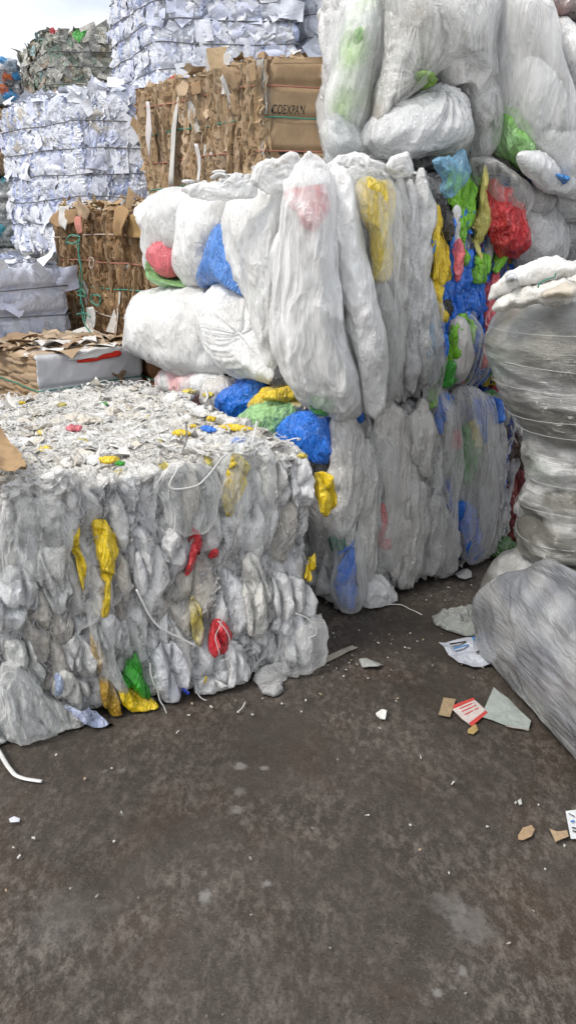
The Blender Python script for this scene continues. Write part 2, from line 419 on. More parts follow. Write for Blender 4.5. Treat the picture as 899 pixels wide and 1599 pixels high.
# ---- relief functions
def film_disp(cell=(.085, .085, .2), A=.035, seed=1, tone=(.56, .56, .55), tone2=(.66, .66, .67), top=None, topz=.10, accents=(), zone=None, fine=.012, big=.02, w=.25, crumple=14.):
    cell = np.array(cell)
    def f(P, n, B):
        w_ = vnoise(P*5+seed, seed)*.018+vnoise(P*16, seed+3)*.006
        F1, F2, ID, V = voronoi((P+w_)/cell+seed*7.7, seed)
        e = F2-F1
        pil = (1-np.exp(-e/w))
        zmid = np.sin(np.clip(P[:, 2]/B.h, 0, 1)*math.pi)
        D = A*(pil-.6)+big*noise(P*2.3+seed, seed+1)+(.018*(rnd(ID, 2)-.5))
        D += fine*(ridges((P+w_)*np.array((crumple, crumple, crumple*.4))+rnd(ID, 4)[:, None]*9, 3, seed+5)-.5)
        c = np.array(tone)*(1-rnd(ID, 1))[:, None]+np.array(tone2)*rnd(ID, 1)[:, None]
        c = c*(.80+.36*rnd(ID, 6))[:, None]
        for k, (ac, frac) in enumerate(accents):
            mk = rnd(ID, 20+k) < frac; c[mk] = np.array(ac)*(.8+.4*rnd(ID, 7)[mk])[:, None]
        if zone is not None:
            far = (P[:, 0] > zone[0]+.03*noise(P*4, 2)) & (P[:, 1] < .35); acc = 0.; r_ = rnd(ID, 40)
            for ac, frac in zone[1]:
                mk = far & (r_ >= acc) & (r_ < acc+frac); acc += frac; c[mk] = np.array(ac)*(.8+.35*rnd(ID, 7)[mk])[:, None]
        if top is not None:
            g = np.clip((P[:, 2]-(B.h-.035))/.02+noise(P*14, seed+8)*1.3, 0, 1)
            D2 = .026*(ridges(P*24+vnoise(P*11, seed+4)*1.2, 3, seed+6)-.5)+.03*noise(P*4.5, seed+7)+.012*noise(P*13, seed+3)
            G1, G2, I2, _ = voronoi(P/np.array((.035, .035, .035))+w_*40, seed+11)
            D2 += .012*(1-np.exp(-(G2-G1)/.2))
            D = D*(1-g)+D2*g
            cc = np.array(top[0])*(1-rnd(I2, 1))[:, None]+np.array(top[1])*rnd(I2, 1)[:, None]
            for k, (ac, frac) in enumerate(top[2] if len(top) > 2 else ()):
                mk = rnd(I2, 30+k) < frac; cc[mk] = np.array(ac)
            c = c*(1-g[:, None])+cc*g[:, None]
        D = D*np.clip(P[:, 2]/.03, .3, 1)
        return D, c
    return f
def paper_disp(seed=1, strings=(), A=.03, cell=.13, tone=(.72, .76, .86), tone2=(.82, .84, .9), accents=(((.55, .52, .47), .03), ((.5, .58, .8), .05)), bulge=.03):
    def f(P, n, B):
        w_ = vnoise(P*6+seed, seed)*.02
        F1, F2, ID, V = voronoi((P+w_)/np.array((cell, cell, cell*1.1))+seed*5.1, seed)
        tilt = V[:, 0]*(rnd(ID, 2)-.5)+V[:, 1]*(rnd(ID, 3)-.5)+V[:, 2]*(rnd(ID, 4)-.5)
        D = A*(tilt*1.3+(rnd(ID, 5)-.5)*1.1)
        G1, G2, I2, U = voronoi((P+w_)/np.array((.035, .035, .09))+seed, seed+5)
        shred = np.clip(noise(P*3.1+seed, seed+2)*3-.1, 0, 1)
        D += shred*.018*((rnd(I2, 2)-.5)*1.2+U[:, 0]*(rnd(I2, 3)-.5)-np.exp(-(G2-G1)/.12))
        D += .012*(ridges(P*15, 3, seed+6)-.5)+.02*noise(P*2.5, seed+3)-.014*np.exp(-(F2-F1)/.05)
        for zs in strings:
            D -= bulge*np.exp(-((P[:, 2]-zs)/.025)**2)
        c = np.array(tone)*(1-rnd(ID, 1))[:, None]+np.array(tone2)*rnd(ID, 1)[:, None]
        c = c*(1-.22*(shred*(rnd(I2, 8) < .5))[:, None]*np.array((1, .85, .35)))
        for k, (ac, frac) in enumerate(accents):
            mk = rnd(ID, 20+k) < frac; c[mk] = np.array(ac)
        return D, c
    return f
def card_disp(seed=1, strings=(), A=.035, cell=(.022, .022, .38), tone=(.33, .22, .13), tone2=(.47, .34, .22), white=.05, bulge=.022, topz=True, flat=None):
    """edges of folded cardboard sheets standing in a row"""
    cell = np.array(cell)
    def f(P, n, B):
        w_ = vnoise(P*np.array((7, 7, 2.5))+seed, seed)*.012+vnoise(P*np.array((18, 18, 9)), seed+2)*.003
        F1, F2, ID, V = voronoi((P+w_)/cell+seed*5.1, seed, .95)
        D = A*((rnd(ID, 2)-.5)+.5*V[:, 0]*(rnd(ID, 3)-.5)-.75*np.exp(-(F2-F1)/.14))
        D += .014*noise(P*np.array((9, 9, 3)), seed+3)+.02*noise(P*2.2, seed+4)+.007*(ridges(P*np.array((22, 22, 8)), 2, seed+5)-.5)
        c = np.array(tone)*(1-rnd(ID, 1))[:, None]+np.array(tone2)*rnd(ID, 1)[:, None]
        mk = rnd(ID, 9) < white; c[mk] = (.68, .67, .66)
        mk = rnd(ID, 10) < white*.25; c[mk] = (.45, .08, .06)
        if flat is not None:
            g = flat(P, n); D = D*(1-g)+(.02*noise(P*3, seed+9)+.004*noise(P*12, 5))*g
            c = c*(1-g[:, None])+np.array((.42, .30, .185))*g[:, None]
        for zs in strings:
            D -= bulge*np.exp(-((P[:, 2]-zs)/.02)**2)
        return D, c
    return f

def scraps(B, n, face, size, cols, m, name, seed=1, tilt=.5, stick=.02, bend=.4, label=None, zr=(0, 1), aspect=(.6, 1.6), srange=(0, 1)):
    """loose bent sheets lying on one face of a bale, one mesh; face: front left top right"""
    R = np.random.RandomState(seed); V = []; F = []; C = []; k = 6; off = 0
    P = np.zeros((n, 3)); N = np.zeros((n, 3)); a_ = R.uniform(srange[0]+.01, srange[1]-.01, n); b_ = R.uniform(zr[0]+.01, zr[1]-.01, n)
    if face == 'front': P[:, 0] = a_*B.a; P[:, 2] = b_*B.h; N[:, 1] = -1; P[:, 1] = 0; e1 = np.array((1, 0, 0.)); e2 = np.array((0, 0, 1.))
    if face == 'left': P[:, 1] = a_*B.b; P[:, 2] = b_*B.h; N[:, 0] = -1; e1 = np.array((0, -1, 0.)); e2 = np.array((0, 0, 1.))
    if face == 'top': P[:, 0] = a_*B.a; P[:, 1] = b_*B.b; P[:, 2] = B.h; N[:, 2] = 1; e1 = np.array((1, 0, 0.)); e2 = np.array((0, 1, 0.))
    S0 = B.surf(P, N, 0.)
    g = np.linspace(-.5, .5, k); gx, gy = np.meshgrid(g, g, indexing='ij')
    idx = np.arange(k*k).reshape(k, k); q = np.stack([idx[:-1, :-1], idx[1:, :-1], idx[1:, 1:], idx[:-1, 1:]], -1).reshape(-1, 4)
    for i in range(n):
        sz = R.uniform(*size); asp = R.uniform(*aspect); an = R.uniform(0, 2*math.pi) if aspect[1] < 3 else R.normal(0, .5)
        ca, sa = math.cos(an), math.sin(an)
        x = (gx*ca*sz-gy*sa*sz*asp); y = (gx*sa*sz+gy*ca*sz*asp)
        t1, t2 = R.normal(0, tilt, 2); bd = R.normal(0, bend)
        h = x*t1+y*t2+bd*((gx*R.choice([1, 0])+gy)**2)*sz*.7+.1*sz*np.sin(gx*R.uniform(2, 9)+gy*R.uniform(2, 9)+R.uniform(0, 6))+R.uniform(0, stick)
        pt = S0[i]+x.reshape(-1, 1)*e1+y.reshape(-1, 1)*e2+h.reshape(-1, 1)*N[i]
        V.append(B.W(pt)); F.append(q+off); off += k*k
        c = np.array(cols[R.randint(len(cols))])*R.uniform(.85, 1.1); C.append(np.tile(c, (k*k, 1)))
    o = link_mesh(name, np.concatenate(V), np.concatenate(F), m, B.t, np.concatenate(C), smooth=True)
    o['kind'] = 'stuff'
    return o
def edges(B, n, face, L, prot, th, cols, m, name, seed=1, zr=(0, 1), srange=(0, 1), lean=.06):
    """edges of folded sheets standing side by side out of a face"""
    R = np.random.RandomState(seed); V = []; F = []; C = []; k = 12; off = 0
    P = np.zeros((n, 3)); N = np.zeros((n, 3)); a_ = R.uniform(srange[0]+.01, srange[1]-.01, n); b_ = R.uniform(zr[0]+.02, zr[1]-.02, n)
    if face == 'front': P[:, 0] = a_*B.a; N[:, 1] = -1; e1 = np.array((1., 0, 0))
    else: P[:, 1] = a_*B.b; N[:, 0] = -1; e1 = np.array((0, 1., 0))
    P[:, 2] = b_*B.h; t = np.linspace(-.5, .5, k)
    Ls = R.uniform(*L, n); Z = np.clip(P[:, 2][:, None]+t*Ls[:, None], .01, B.h-.012); X = np.repeat(P, k, 0); X[:, 2] = Z.ravel()
    D = B.disp(X, np.repeat(N, k, 0), B)[0].reshape(n, k)
    for i in range(n):
        w1, w2 = R.uniform(3, 11, 2); ln = R.normal(0, lean)
        side = .006*np.sin(t*w1*2+R.uniform(0, 6))+ln*t*Ls[i]+.004*np.sin(t*w2*5+R.uniform(0, 6))
        pr = np.maximum(.004, R.uniform(*prot)+.005*np.sin(t*w2*3+R.uniform(0, 6)))*np.clip(np.minimum(t+.5, .5-t)*9, .15, 1)
        base = np.stack([P[i]*0]*k)+P[i]; base[:, 2] = Z[i]; base = base+side[:, None]*e1
        Dm = np.maximum(D[i], np.roll(D[i], 1))*.5+D[i].mean()*.5
        T = R.uniform(.7, 1.4)*th; fl = R.normal(0, .35)
        q4 = [base+N[i]*(Dm-.02)[:, None]-e1*T, base+N[i]*(Dm+pr)[:, None]-e1*T*.7+e1*(pr*fl)[:, None], base+N[i]*(Dm+pr)[:, None]+e1*T*.7+e1*(pr*fl)[:, None], base+N[i]*(Dm-.02)[:, None]+e1*T]
        V.append(B.W(np.stack(q4, 1).reshape(-1, 3))); I = np.arange(k*4).reshape(k, 4)+off
        f = np.stack([I[:-1, :-1], I[1:, :-1], I[1:, 1:], I[:-1, 1:]], -1).reshape(-1, 4)
        F.append(f if face != 'front' else f[:, ::-1]); F.append(np.array([[I[0, 0], I[0, 1], I[0, 2], I[0, 3]], [I[-1, 3], I[-1, 2], I[-1, 1], I[-1, 0]]])); off += k*4
        C.append(np.tile(np.array(cols[R.randint(len(cols))])*R.uniform(.75, 1.15), (k*4, 1)))
    o = link_mesh(name, np.concatenate(V), np.concatenate(F), m, B.t, np.concatenate(C), smooth=False); o['kind'] = 'stuff'
    return o
def flap(parent, pl, poly, c, lift=.04, th=.003, name='torn_flap', m='flat_cardboard', seed=1, tilt=(0., 0.), wav=.012):
    """a stiff torn sheet standing off a face: outline in pixels on the plane"""
    Q = np.array([hit(pl, *q) for q in poly]); nn = len(Q); rings = 5; S2 = 3
    O = np.concatenate([Q[k]+(Q[(k+1) % nn]-Q[k])*j/S2 for k in range(nn) for j in range(S2)]).reshape(-1, 2); k2 = len(O); c0 = Q.mean(0)
    O = O+np.stack([noise(np.c_[O*40, np.full(k2, seed)], 1), noise(np.c_[O*40, np.full(k2, seed+5.)], 2)], 1)*.006
    G2 = np.concatenate([[c0]]+[c0+(O-c0)*r/rings for r in range(1, rings+1)])
    h = lift+tilt[0]*(G2[:, 0]-c0[0])+tilt[1]*(G2[:, 1]-c0[1])+wav*noise(np.c_[G2*7, np.full(len(G2), seed*1.7)], 3)*2+wav*.3*noise(np.c_[G2*26, np.full(len(G2), seed*1.7)], 4)
    def pt(hh):
        X = pl[0]+G2[:, :1]*pl[1]+hh[:, None]*pl[2]; X[:, 2] = G2[:, 1]; return X
    V = np.concatenate([pt(h), pt(h-th)]); n0 = len(G2)
    F = [(0, 1+k, 1+(k+1) % k2) for k in range(k2)]
    for r in range(rings-1):
        for k in range(k2):
            a = 1+r*k2+k; b_ = 1+r*k2+(k+1) % k2; F.append((a, a+k2, b_+k2, b_))
    FF = F+[tuple(x+n0 for x in f[::-1]) for f in F]
    for k in range(k2):
        a = 1+(rings-1)*k2+k; b_ = 1+(rings-1)*k2+(k+1) % k2; FF.append((b_, a, a+n0, b_+n0))
    return link_mesh(name, V, FF, m, parent, np.tile(np.array(c, float), (len(V), 1)), smooth=True)
def curls(B, n, size, cols, m, name, seed=1, rad=(.0015, .004), zr=(0, 1)):
    """short curly film threads lying on top of a bale"""
    R = np.random.RandomState(seed); V = []; F = []; C = []; off = 0; k = 9; sd = 5
    P = np.zeros((n, 3)); P[:, 0] = R.uniform(.01, .99, n)*B.a; P[:, 1] = R.uniform(*zr, n)*B.b; P[:, 2] = B.h; N = np.zeros((n, 3)); N[:, 2] = 1
    S0 = B.surf(P, N, 0.)
    for i in range(n):
        L = R.uniform(*size); r = R.uniform(*rad); an = R.uniform(0, 6.3); cv = R.normal(0, 3.); t = np.linspace(-.5, .5, k)
        a = an+cv*t; x = np.cumsum(np.cos(a))*L/k; y = np.cumsum(np.sin(a))*L/k
        z = np.maximum(-.004, .012*R.uniform(.2, 1.6)*np.cos(t*math.pi)+R.uniform(-.004, .010)+.3*L*R.uniform(0, .6)*(.25-t*t))
        c0 = S0[i]+np.stack([x-x.mean(), y-y.mean(), z], 1); T = np.gradient(c0, axis=0); T /= np.linalg.norm(T, axis=1)[:, None]
        A = np.cross(T, (0, 0, 1.)); A /= np.maximum(1e-6, np.linalg.norm(A, axis=1))[:, None]; Bn = np.cross(A, T)
        fl = R.uniform(1, 3.5)
        ring = np.stack([c0+A*(r*fl*math.cos(q))+Bn*(r*.7*math.sin(q)) for q in np.linspace(0, 2*math.pi, sd, endpoint=False)], 1)
        I = np.arange(k*sd).reshape(k, sd)+off
        V.append(B.W(ring.reshape(-1, 3))); F.append(np.stack([I[:-1], np.roll(I[:-1], -1, 1), np.roll(I[1:], -1, 1), I[1:]], -1).reshape(-1, 4)); off += k*sd
        C.append(np.tile(np.array(cols[R.randint(len(cols))])*R.uniform(.8, 1.1), (k*sd, 1)))
    o = link_mesh(name, np.concatenate(V), np.concatenate(F), m, B.t, np.concatenate(C)); o['kind'] = 'stuff'
    return o
# ================================================================== light and sky
SUN_EL, SUN_AZ = math.radians(52), math.radians(-125)     # azimuth of the sun measured from +Y towards +X: behind, to the left
w = bpy.data.worlds.new('World'); S.world = w; w.use_nodes = True
nt = w.node_tree; nt.nodes.clear()
bg = nt.nodes.new('ShaderNodeBackground'); ow = nt.nodes.new('ShaderNodeOutputWorld'); nt.links.new(bg.outputs[0], ow.inputs[0])
sk = nt.nodes.new('ShaderNodeTexSky'); sk.sky_type = 'NISHITA'; sk.sun_disc = False; sk.sun_elevation = SUN_EL; sk.sun_rotation = SUN_AZ
sk.air_density = 1.2; sk.dust_density = 2.5; sk.ozone_density = 1.
tc = nt.nodes.new('ShaderNodeTexCoord'); mp = nt.nodes.new('ShaderNodeMapping'); mp.inputs['Scale'].default_value = (1, 1, 2.2); mp.inputs['Location'].default_value = (.3, .1, .2)
nt.links.new(tc.outputs['Generated'], mp.inputs[0])
cn = nt.nodes.new('ShaderNodeTexNoise'); cn.inputs['Scale'].default_value = 2.6; cn.inputs['Detail'].default_value = 7; cn.inputs['Roughness'].default_value = .55
nt.links.new(mp.outputs[0], cn.inputs['Vector'])
mr = nt.nodes.new('ShaderNodeMapRange'); mr.inputs['From Min'].default_value = .36; mr.inputs['From Max'].default_value = .6; mr.inputs['To Min'].default_value = .3; nt.links.new(cn.outputs[0], mr.inputs[0])
mx = nt.nodes.new('ShaderNodeMixRGB'); nt.links.new(mr.outputs[0], mx.inputs[0]); nt.links.new(sk.outputs[0], mx.inputs[1]); mx.inputs[2].default_value = (8.2, 8.3, 8.5, 1)
nt.links.new(mx.outputs[0], bg.inputs['Color']); bg.inputs['Strength'].default_value = .1
sl = bpy.data.lights.new('sun', 'SUN'); sl.energy = 1.5; sl.angle = math.radians(14); sl.color = (1, .95, .87)
so = bpy.data.objects.new('sun', sl); COL.objects.link(so)
sd = Vector((math.sin(SUN_AZ)*math.cos(SUN_EL), math.cos(SUN_AZ)*math.cos(SUN_EL), math.sin(SUN_EL)))
so.rotation_euler = sd.to_track_quat('Z', 'Y').to_euler()
S.view_settings.view_transform = 'Standard'; S.view_settings.look = 'None'; S.view_settings.exposure = 0.64; S.view_settings.gamma = 1

# ================================================================== ground
def ground_material():
    m = bpy.data.materials.new('worn_concrete'); m.use_nodes = True; nt = m.node_tree; N = nt.nodes; L = nt.links
    b = N['Principled BSDF']; tc = N.new('ShaderNodeTexCoord')
    def noi(sc, det, rg, dst=0., st=None):
        o = N.new('ShaderNodeTexNoise'); o.inputs['Scale'].default_value = sc; o.inputs['Detail'].default_value = det; o.inputs['Roughness'].default_value = rg; o.inputs['Distortion'].default_value = dst
        if st:
            mp = N.new('ShaderNodeMapping'); mp.inputs['Scale'].default_value = st; mp.inputs['Rotation'].default_value = (0, 0, .7); L.new(tc.outputs['Object'], mp.inputs[0]); L.new(mp.outputs[0], o.inputs['Vector'])
        else: L.new(tc.outputs['Object'], o.inputs['Vector'])
        return o.outputs['Fac']
    def rng(v, a, b_, c=0., d=1.):
        o = N.new('ShaderNodeMapRange'); o.inputs['From Min'].default_value = a; o.inputs['From Max'].default_value = b_; o.inputs['To Min'].default_value = c; o.inputs['To Max'].default_value = d; L.new(v, o.inputs[0]); return o.outputs[0]
    def mix(f, c1, c2):
        o = N.new('ShaderNodeMixRGB')
        if isinstance(f, float): o.inputs[0].default_value = f
        else: L.new(f, o.inputs[0])
        for i, c in ((1, c1), (2, c2)):
            if isinstance(c, tuple): o.inputs[i].default_value = (*c, 1)
            else: L.new(c, o.inputs[i])
        return o.outputs[0]
    def mul(a, b_):
        o = N.new('ShaderNodeMath'); o.operation = 'MULTIPLY'
        for i, c in ((0, a), (1, b_)):
            if isinstance(c, float): o.inputs[i].default_value = c
            else: L.new(c, o.inputs[i])
        return o.outputs[0]
    c = mix(rng(noi(1.3, 6, .6, .6), .38, .62), GC[0], GC[1])
    c = mix(rng(noi(2.2, 5, .6, .6), .5, .68, 0, .7), c, GC[2])               # rusty brown areas
    c = mix(mul(rng(noi(42, 9, .78, .25, (1, .6, 1)), .46, .62), rng(noi(2.6, 5, .65, .4), .38, .6, .12, .85)), c, GC[3])    # worn pale aggregate
    c = mix(rng(noi(170, 4, .75), .56, .70, 0, .6), c, (.20, .175, .15))
    c = mix(rng(noi(110, 4, .7, .2), .3, .44, .8, 0), c, (.016, .013, .011))      # dark pits
    c = mix(rng(noi(1.0, 5, .6, .5), .54, .70, 0, .6), c, (.022, .019, .017))      # oily damp
    # dried pale splashes
    for (px, py, r, am) in ((322, 1397, .022, .7), (415, 1376, .014, .7), (376, 1193, .02, .6), (412, 1196, .015, .6), (374, 1235, .022, .35), (372, 1262, .02, .45),
                            (165, 1201, .012, .5), (190, 1201, .013, .5), (722, 1512, .012, .6), (682, 1546, .014, .6), (706, 1540, .01, .6), (190, 1269, .01, .4), (735, 1440, .06, .3), (700, 1405, .045, .22), (95, 1425, .1, .15)):
        g = ground(px, py); mp = N.new('ShaderNodeMapping'); mp.vector_type = 'POINT'
        sub = N.new('ShaderNodeVectorMath'); sub.operation = 'DISTANCE'; L.new(tc.outputs['Object'], sub.inputs[0]); sub.inputs[1].default_value = tuple(g)
        nz = noi(38, 4, .6); ad = N.new('ShaderNodeMath'); ad.operation = 'MULTIPLY_ADD'; L.new(nz, ad.inputs[0]); ad.inputs[1].default_value = -r*2.2; L.new(sub.outputs['Value'], ad.inputs[2])
        c = mix(rng(ad.outputs[0], -r*.55, r*.05, am, 0), c, (.26, .25, .235))
    L.new(c, b.inputs['Base Color'])
    L.new(rng(noi(2.5, 5, .6), .4, .65, .5, .8), b.inputs['Roughness']); b.inputs['Specular IOR Level'].default_value = .35
    bp = N.new('ShaderNodeBump'); bp.inputs['Strength'].default_value = .6; bp.inputs['Distance'].default_value = .005
    ad = N.new('ShaderNodeMath'); ad.operation = 'ADD'; L.new(noi(70, 8, .75), ad.inputs[0]); L.new(mul(noi(9, 4, .6), 2.5), ad.inputs[1]); L.new(ad.outputs[0], bp.inputs['Height'])
    L.new(bp.outputs[0], b.inputs['Normal'])
    MATS['ground'] = m
GC = ((.040, .032, .026), (.064, .053, .044), (.056, .037, .024), (.175, .152, .13))
ground_material()
def sheet_ground():
    # fine near the camera, coarse to the horizon; gentle unevenness
    xs = np.concatenate([[-250, -60, -20, -8], np.linspace(-4, 4, 161), [8, 20, 60, 250]]); ys = np.concatenate([[-60, -10, -2], np.linspace(0, 7, 141), [12, 30, 90, 300]])
    X, Y = np.meshgrid(xs, ys, indexing='ij'); P = np.stack([X.ravel(), Y.ravel(), X.ravel()*0], 1)
    near = np.exp(-((P[:, 0]/5)**4)-((P[:, 1]-2.5)/5)**4)
    P[:, 2] = (-.004+.006*noise(P*1.7, 3)+.0025*noise(P*6, 4)-.004)*near
    I = np.arange(X.size).reshape(X.shape); F = np.stack([I[:-1, :-1], I[1:, :-1], I[1:, 1:], I[:-1, 1:]], -1).reshape(-1, 4)
    o = link_mesh('ground', P, F, 'ground', loc=(0, 0, 0)); o['kind'] = 'structure'
sheet_ground()

# colours
YEL = lin(245, 210, 10); YELP = lin(225, 205, 90); RED = lin(214, 40, 52); PINK = lin(236, 120, 130); BLU = lin(28, 125, 240); GRN = lin(40, 165, 20); LIME = lin(130, 205, 30)
LGRN = lin(165, 215, 145); WHT = (.86, .87, .87); GRY = (.52, .53, .52); BLK = (.02, .02, .025); CLR = (.60, .61, .61); AMB = lin(190, 150, 40)

# ================================================================== near bale of clear film
nu = np.array((.909, .416)); nv = np.array((-.52, .854)); nc = np.array((.085, 2.645))
N = Bale('film_bale', 'waist-high bale of crushed clear film with yellow, red and green scraps, nearest on the left', nc-1.55*nu/np.linalg.norm(nu), nu, nv, 1.55, 1.45, 0, .87, cat='bale')
N.body(.0062, .07, film_disp((.068, .1, .19), .045, 3, (.72, .71, .69), (.86, .86, .86), top=((.80, .77, .71), (.88, .86, .82), ((YELP, .012), ((.5, .42, .33), .05), (LGRN, .004))), accents=(((.60, .56, .50), .15), ((.74, .75, .77), .18)), fine=.016, big=.035, w=.22, crumple=20), 'clear_film_bundle')
nf = front(N, .012)
K = [(YEL, .9), (RED, 1)]
def NS(*a, **k):
    k['H'] = k.get('H', .02)*.6; k['lift'] = k.get('lift', 0.)+.006; k.setdefault('amp', .012); strip(N.t, nf, *a, hug=(N, 'front'), **k)
bag(N.t, nf, [(148, 826), (162, 821), (173, 832), (183, 846), (181, 880), (171, 915), (166, 952), (157, 950), (163, 905), (150, 868)], .03, YEL, 'coloured_bag', name='yellow_bag', amp=.012, f=20, seed=2, hug=(N, 'front'))
NS([(124, 822), (120, 850), (128, 885), (131, 922)], [4, 7, 8, 6], YEL, name='yellow_bag', seed=4)
NS([(362, 706), (371, 735), (362, 770), (356, 808)], [12, 19, 14, 6], YELP, name='yellow_bag', seed=5, color2=YEL)
NS([(302, 824), (309, 850), (303, 878), (294, 903)], [4, 9, 8, 6], RED, name='red_bag', seed=6)
NS([(334, 855), (337, 875)], [7, 7], RED, name='red_bag', seed=7)
bag(N.t, nf, [(338, 966), (350, 975), (356, 1005), (345, 1020), (330, 1018), (329, 985)], .03, RED, 'coloured_bag', name='red_bag', amp=.012, f=20, seed=8, hug=(N, 'front'))
NS([(303, 935), (307, 965), (310, 985), (314, 1012)], [6, 9, 9, 7], YELP, name='yellow_bag', seed=9, color2=(.5, .48, .42))
bag(N.t, nf, [(213, 1021), (224, 1045), (237, 1090), (215, 1089), (193, 1072), (191, 1056)], .05, GRN, 'coloured_bag', name='green_bag', amp=.004, f=14, stretch=.3, seed=10, hug=(N, 'front'))
NS([(140, 985), (152, 1020), (163, 1050), (170, 1085), (190, 1128)], [4, 7, 10, 11, 10], AMB, name='amber_bag', seed=11, color2=(.55, .5, .42), H=.03)
NS([(186, 1077), (205, 1093), (225, 1103), (248, 1110)], [8, 12, 13, 12], YEL, name='yellow_bag', seed=12, H=.035)
NS([(500, 735), (504, 765), (508, 805)], [11, 15, 12], YEL, name='yellow_bag', seed=13, H=.04, lift=-.01)
NS([(494, 866), (487, 888), (482, 910)], [4, 9, 6], YEL, name='yellow_bag', seed=14, H=.02)
NS([(284, 1069), (288, 1080)], [3, 4], lin(20, 60, 180), name='blue_scrap', seed=15, H=.02, lift=.012)
NS([(318, 1050), (319, 1065)], [3, 4], YEL, name='yellow_scrap', seed=16, H=.015, lift=.012)
NS([(100, 1098), (130, 1106), (155, 1122), (173, 1141)], [5, 9, 10, 7], lin(185, 195, 225), name='pale_blue_sheet', seed=17, H=.014, lift=.045, amp=.002)
NS([(88, 1042), (90, 1062), (88, 1082)], [5, 6, 5], lin(170, 185, 215), name='pale_blue_sheet', seed=18, H=.012, lift=.03, amp=.002)
# larger clear bundles, standing proud of the face
R = np.random.RandomState(5)
for (poly, H, c, sd_) in (
    ([(0, 895), (30, 888), (55, 905), (57, 950), (35, 975), (0, 985), (-30, 960), (-30, 910)], .07, (.62, .63, .64), 21),
    ([(105, 1000), (130, 995), (150, 1030), (148, 1058), (118, 1052), (104, 1030)], .06, (.55, .55, .54), 22),
    ([(92, 1045), (125, 1060), (138, 1085), (120, 1095), (95, 1092)], .06, (.58, .57, .53), 23),
    ([(60, 1100), (100, 1100), (150, 1130), (140, 1152), (90, 1155), (70, 1135)], .07, (.5, .5, .48), 24),
    ([(15, 1010), (40, 1000), (62, 1040), (70, 1090), (40, 1080), (18, 1045)], .06, (.52, .53, .51), 25),
    ([(-20, 1090), (10, 1075), (50, 1110), (75, 1150), (20, 1163), (-20, 1163)], .07, (.44, .45, .45), 26),
    ([(350, 1008), (372, 1002), (385, 1025), (385, 1062), (365, 1074), (352, 1055)], .06, (.7, .71, .74), 27),
    ([(215, 868), (235, 862), (243, 885), (240, 915), (222, 925), (212, 900)], .045, (.72, .72, .74), 28),
    ([(262, 830), (282, 830), (288, 860), (280, 885), (262, 880)], .045, (.72, .73, .75), 29),
    ([(430, 905), (460, 895), (492, 930), (497, 985), (485, 1030), (455, 1035), (432, 990)], .06, (.62, .62, .62), 30),
    ([(385, 880), (402, 870), (420, 920), (415, 985), (395, 1000), (378, 950)], .05, (.6, .59, .55), 31),
    ([(160, 960), (175, 955), (190, 985), (185, 1020), (165, 1015), (155, 985)], .05, (.68, .68, .68), 32),
    ([(0, 765), (35, 745), (80, 735), (110, 745), (120, 775), (95, 805), (50, 830), (0, 815)], .05, (.62, .61, .59), 33),
    ([(60, 870), (85, 855), (108, 880), (112, 930), (95, 960), (70, 935)], .05, (.56, .56, .55), 34),
    ([(235, 1020), (262, 1005), (290, 1030), (290, 1070), (262, 1095), (245, 1070)], .05, (.56, .57, .6), 35),
    ([(300, 1065), (320, 1058), (350, 1065), (348, 1080), (318, 1086), (304, 1080)], .05, (.6, .6, .59), 36),
    ([(405, 720), (430, 712), (440, 745), (432, 790), (412, 780)], .04, (.62, .61, .58), 37),
    ([(452, 722), (478, 718), (486, 750), (480, 790), (458, 785)], .045, (.66, .66, .67), 38)):
    bag(N.t, nf, poly, H*.38, tuple(min(.88, x*1.28) for x in c), 'clear_film_bundle', name='film_bundle', amp=.016, f=17, stretch=.45, seed=sd_, Hb=.03, fold=.3, hug=(N, 'front'))
# sheer film draped over parts of the front
for (poly, H, sd_) in (
    ([(0, 800), (60, 770), (120, 800), (105, 860), (60, 900), (5, 890)], .075, 41),
    ([(135, 930), (160, 950), (185, 1040), (200, 1080), (165, 1060), (140, 1000)], .06, 42),
    ([(440, 990), (500, 960), (505, 1020), (470, 1055), (440, 1040)], .085, 43),
    ([(0, 1040), (45, 1050), (90, 1120), (60, 1160), (0, 1150)], .09, 44),
    ([(395, 1055), (440, 1040), (445, 1080), (425, 1088), (400, 1078)], .06, 45),
    ([(350, 700), (420, 690), (430, 760), (415, 850), (380, 860), (350, 800)], .055, 46),
    ([(250, 730), (330, 720), (340, 800), (300, 830), (255, 800)], .055, 47)):
    bag(N.t, nf, poly, H*.8, WHT, 'sheer_film', name='clear_film', amp=.02, f=14, seed=sd_, Hb=.02, fold=.3)
# straps and threads of the near bale
def strap(B, pl, px, r, m='strap_white', lift=.03, name='strap', flat=.25, n=30, wob=.004, seed=1):
    P = np.array([hit(pl, *q) for q in px]); C = spline(P, n); X = pl[0]+C[:, :1]*pl[1]+lift*pl[2]; X[:, 2] = C[:, 1]
    X += wob*vnoise(X*15+seed, seed)*2; tube(name, X, r*.6, m, B.t, flat=.5, up=pl[2])
strap(N, nf, [(208, 910), (222, 945), (245, 970), (300, 1000)], .006, lift=.05, seed=3)
strap(N, nf, [(228, 1025), (236, 1062), (255, 1105)], .004, lift=.05)
strap(N, nf, [(345, 702), (310, 745), (280, 757), (258, 750), (272, 722)], .006, lift=.05, seed=5)
strap(N, nf, [(246, 762), (266, 792), (262, 830)], .003, lift=.05)
strap(N, nf, [(333, 960), (352, 990), (350, 1015), (338, 1022)], .003, lift=.05)
strap(N, nf, [(336, 1010), (330, 985), (345, 940)], .003, lift=.05)
strap(N, nf, [(450, 945), (470, 955), (482, 975), (470, 985)], .004, lift=.07)
strap(N, nf, [(375, 790), (362, 835), (352, 858), (350, 900)], .0025, 'wire', lift=.03)
strap(N, nf, [(300, 1075), (325, 1087), (345, 1082)], .004, lift=.03)
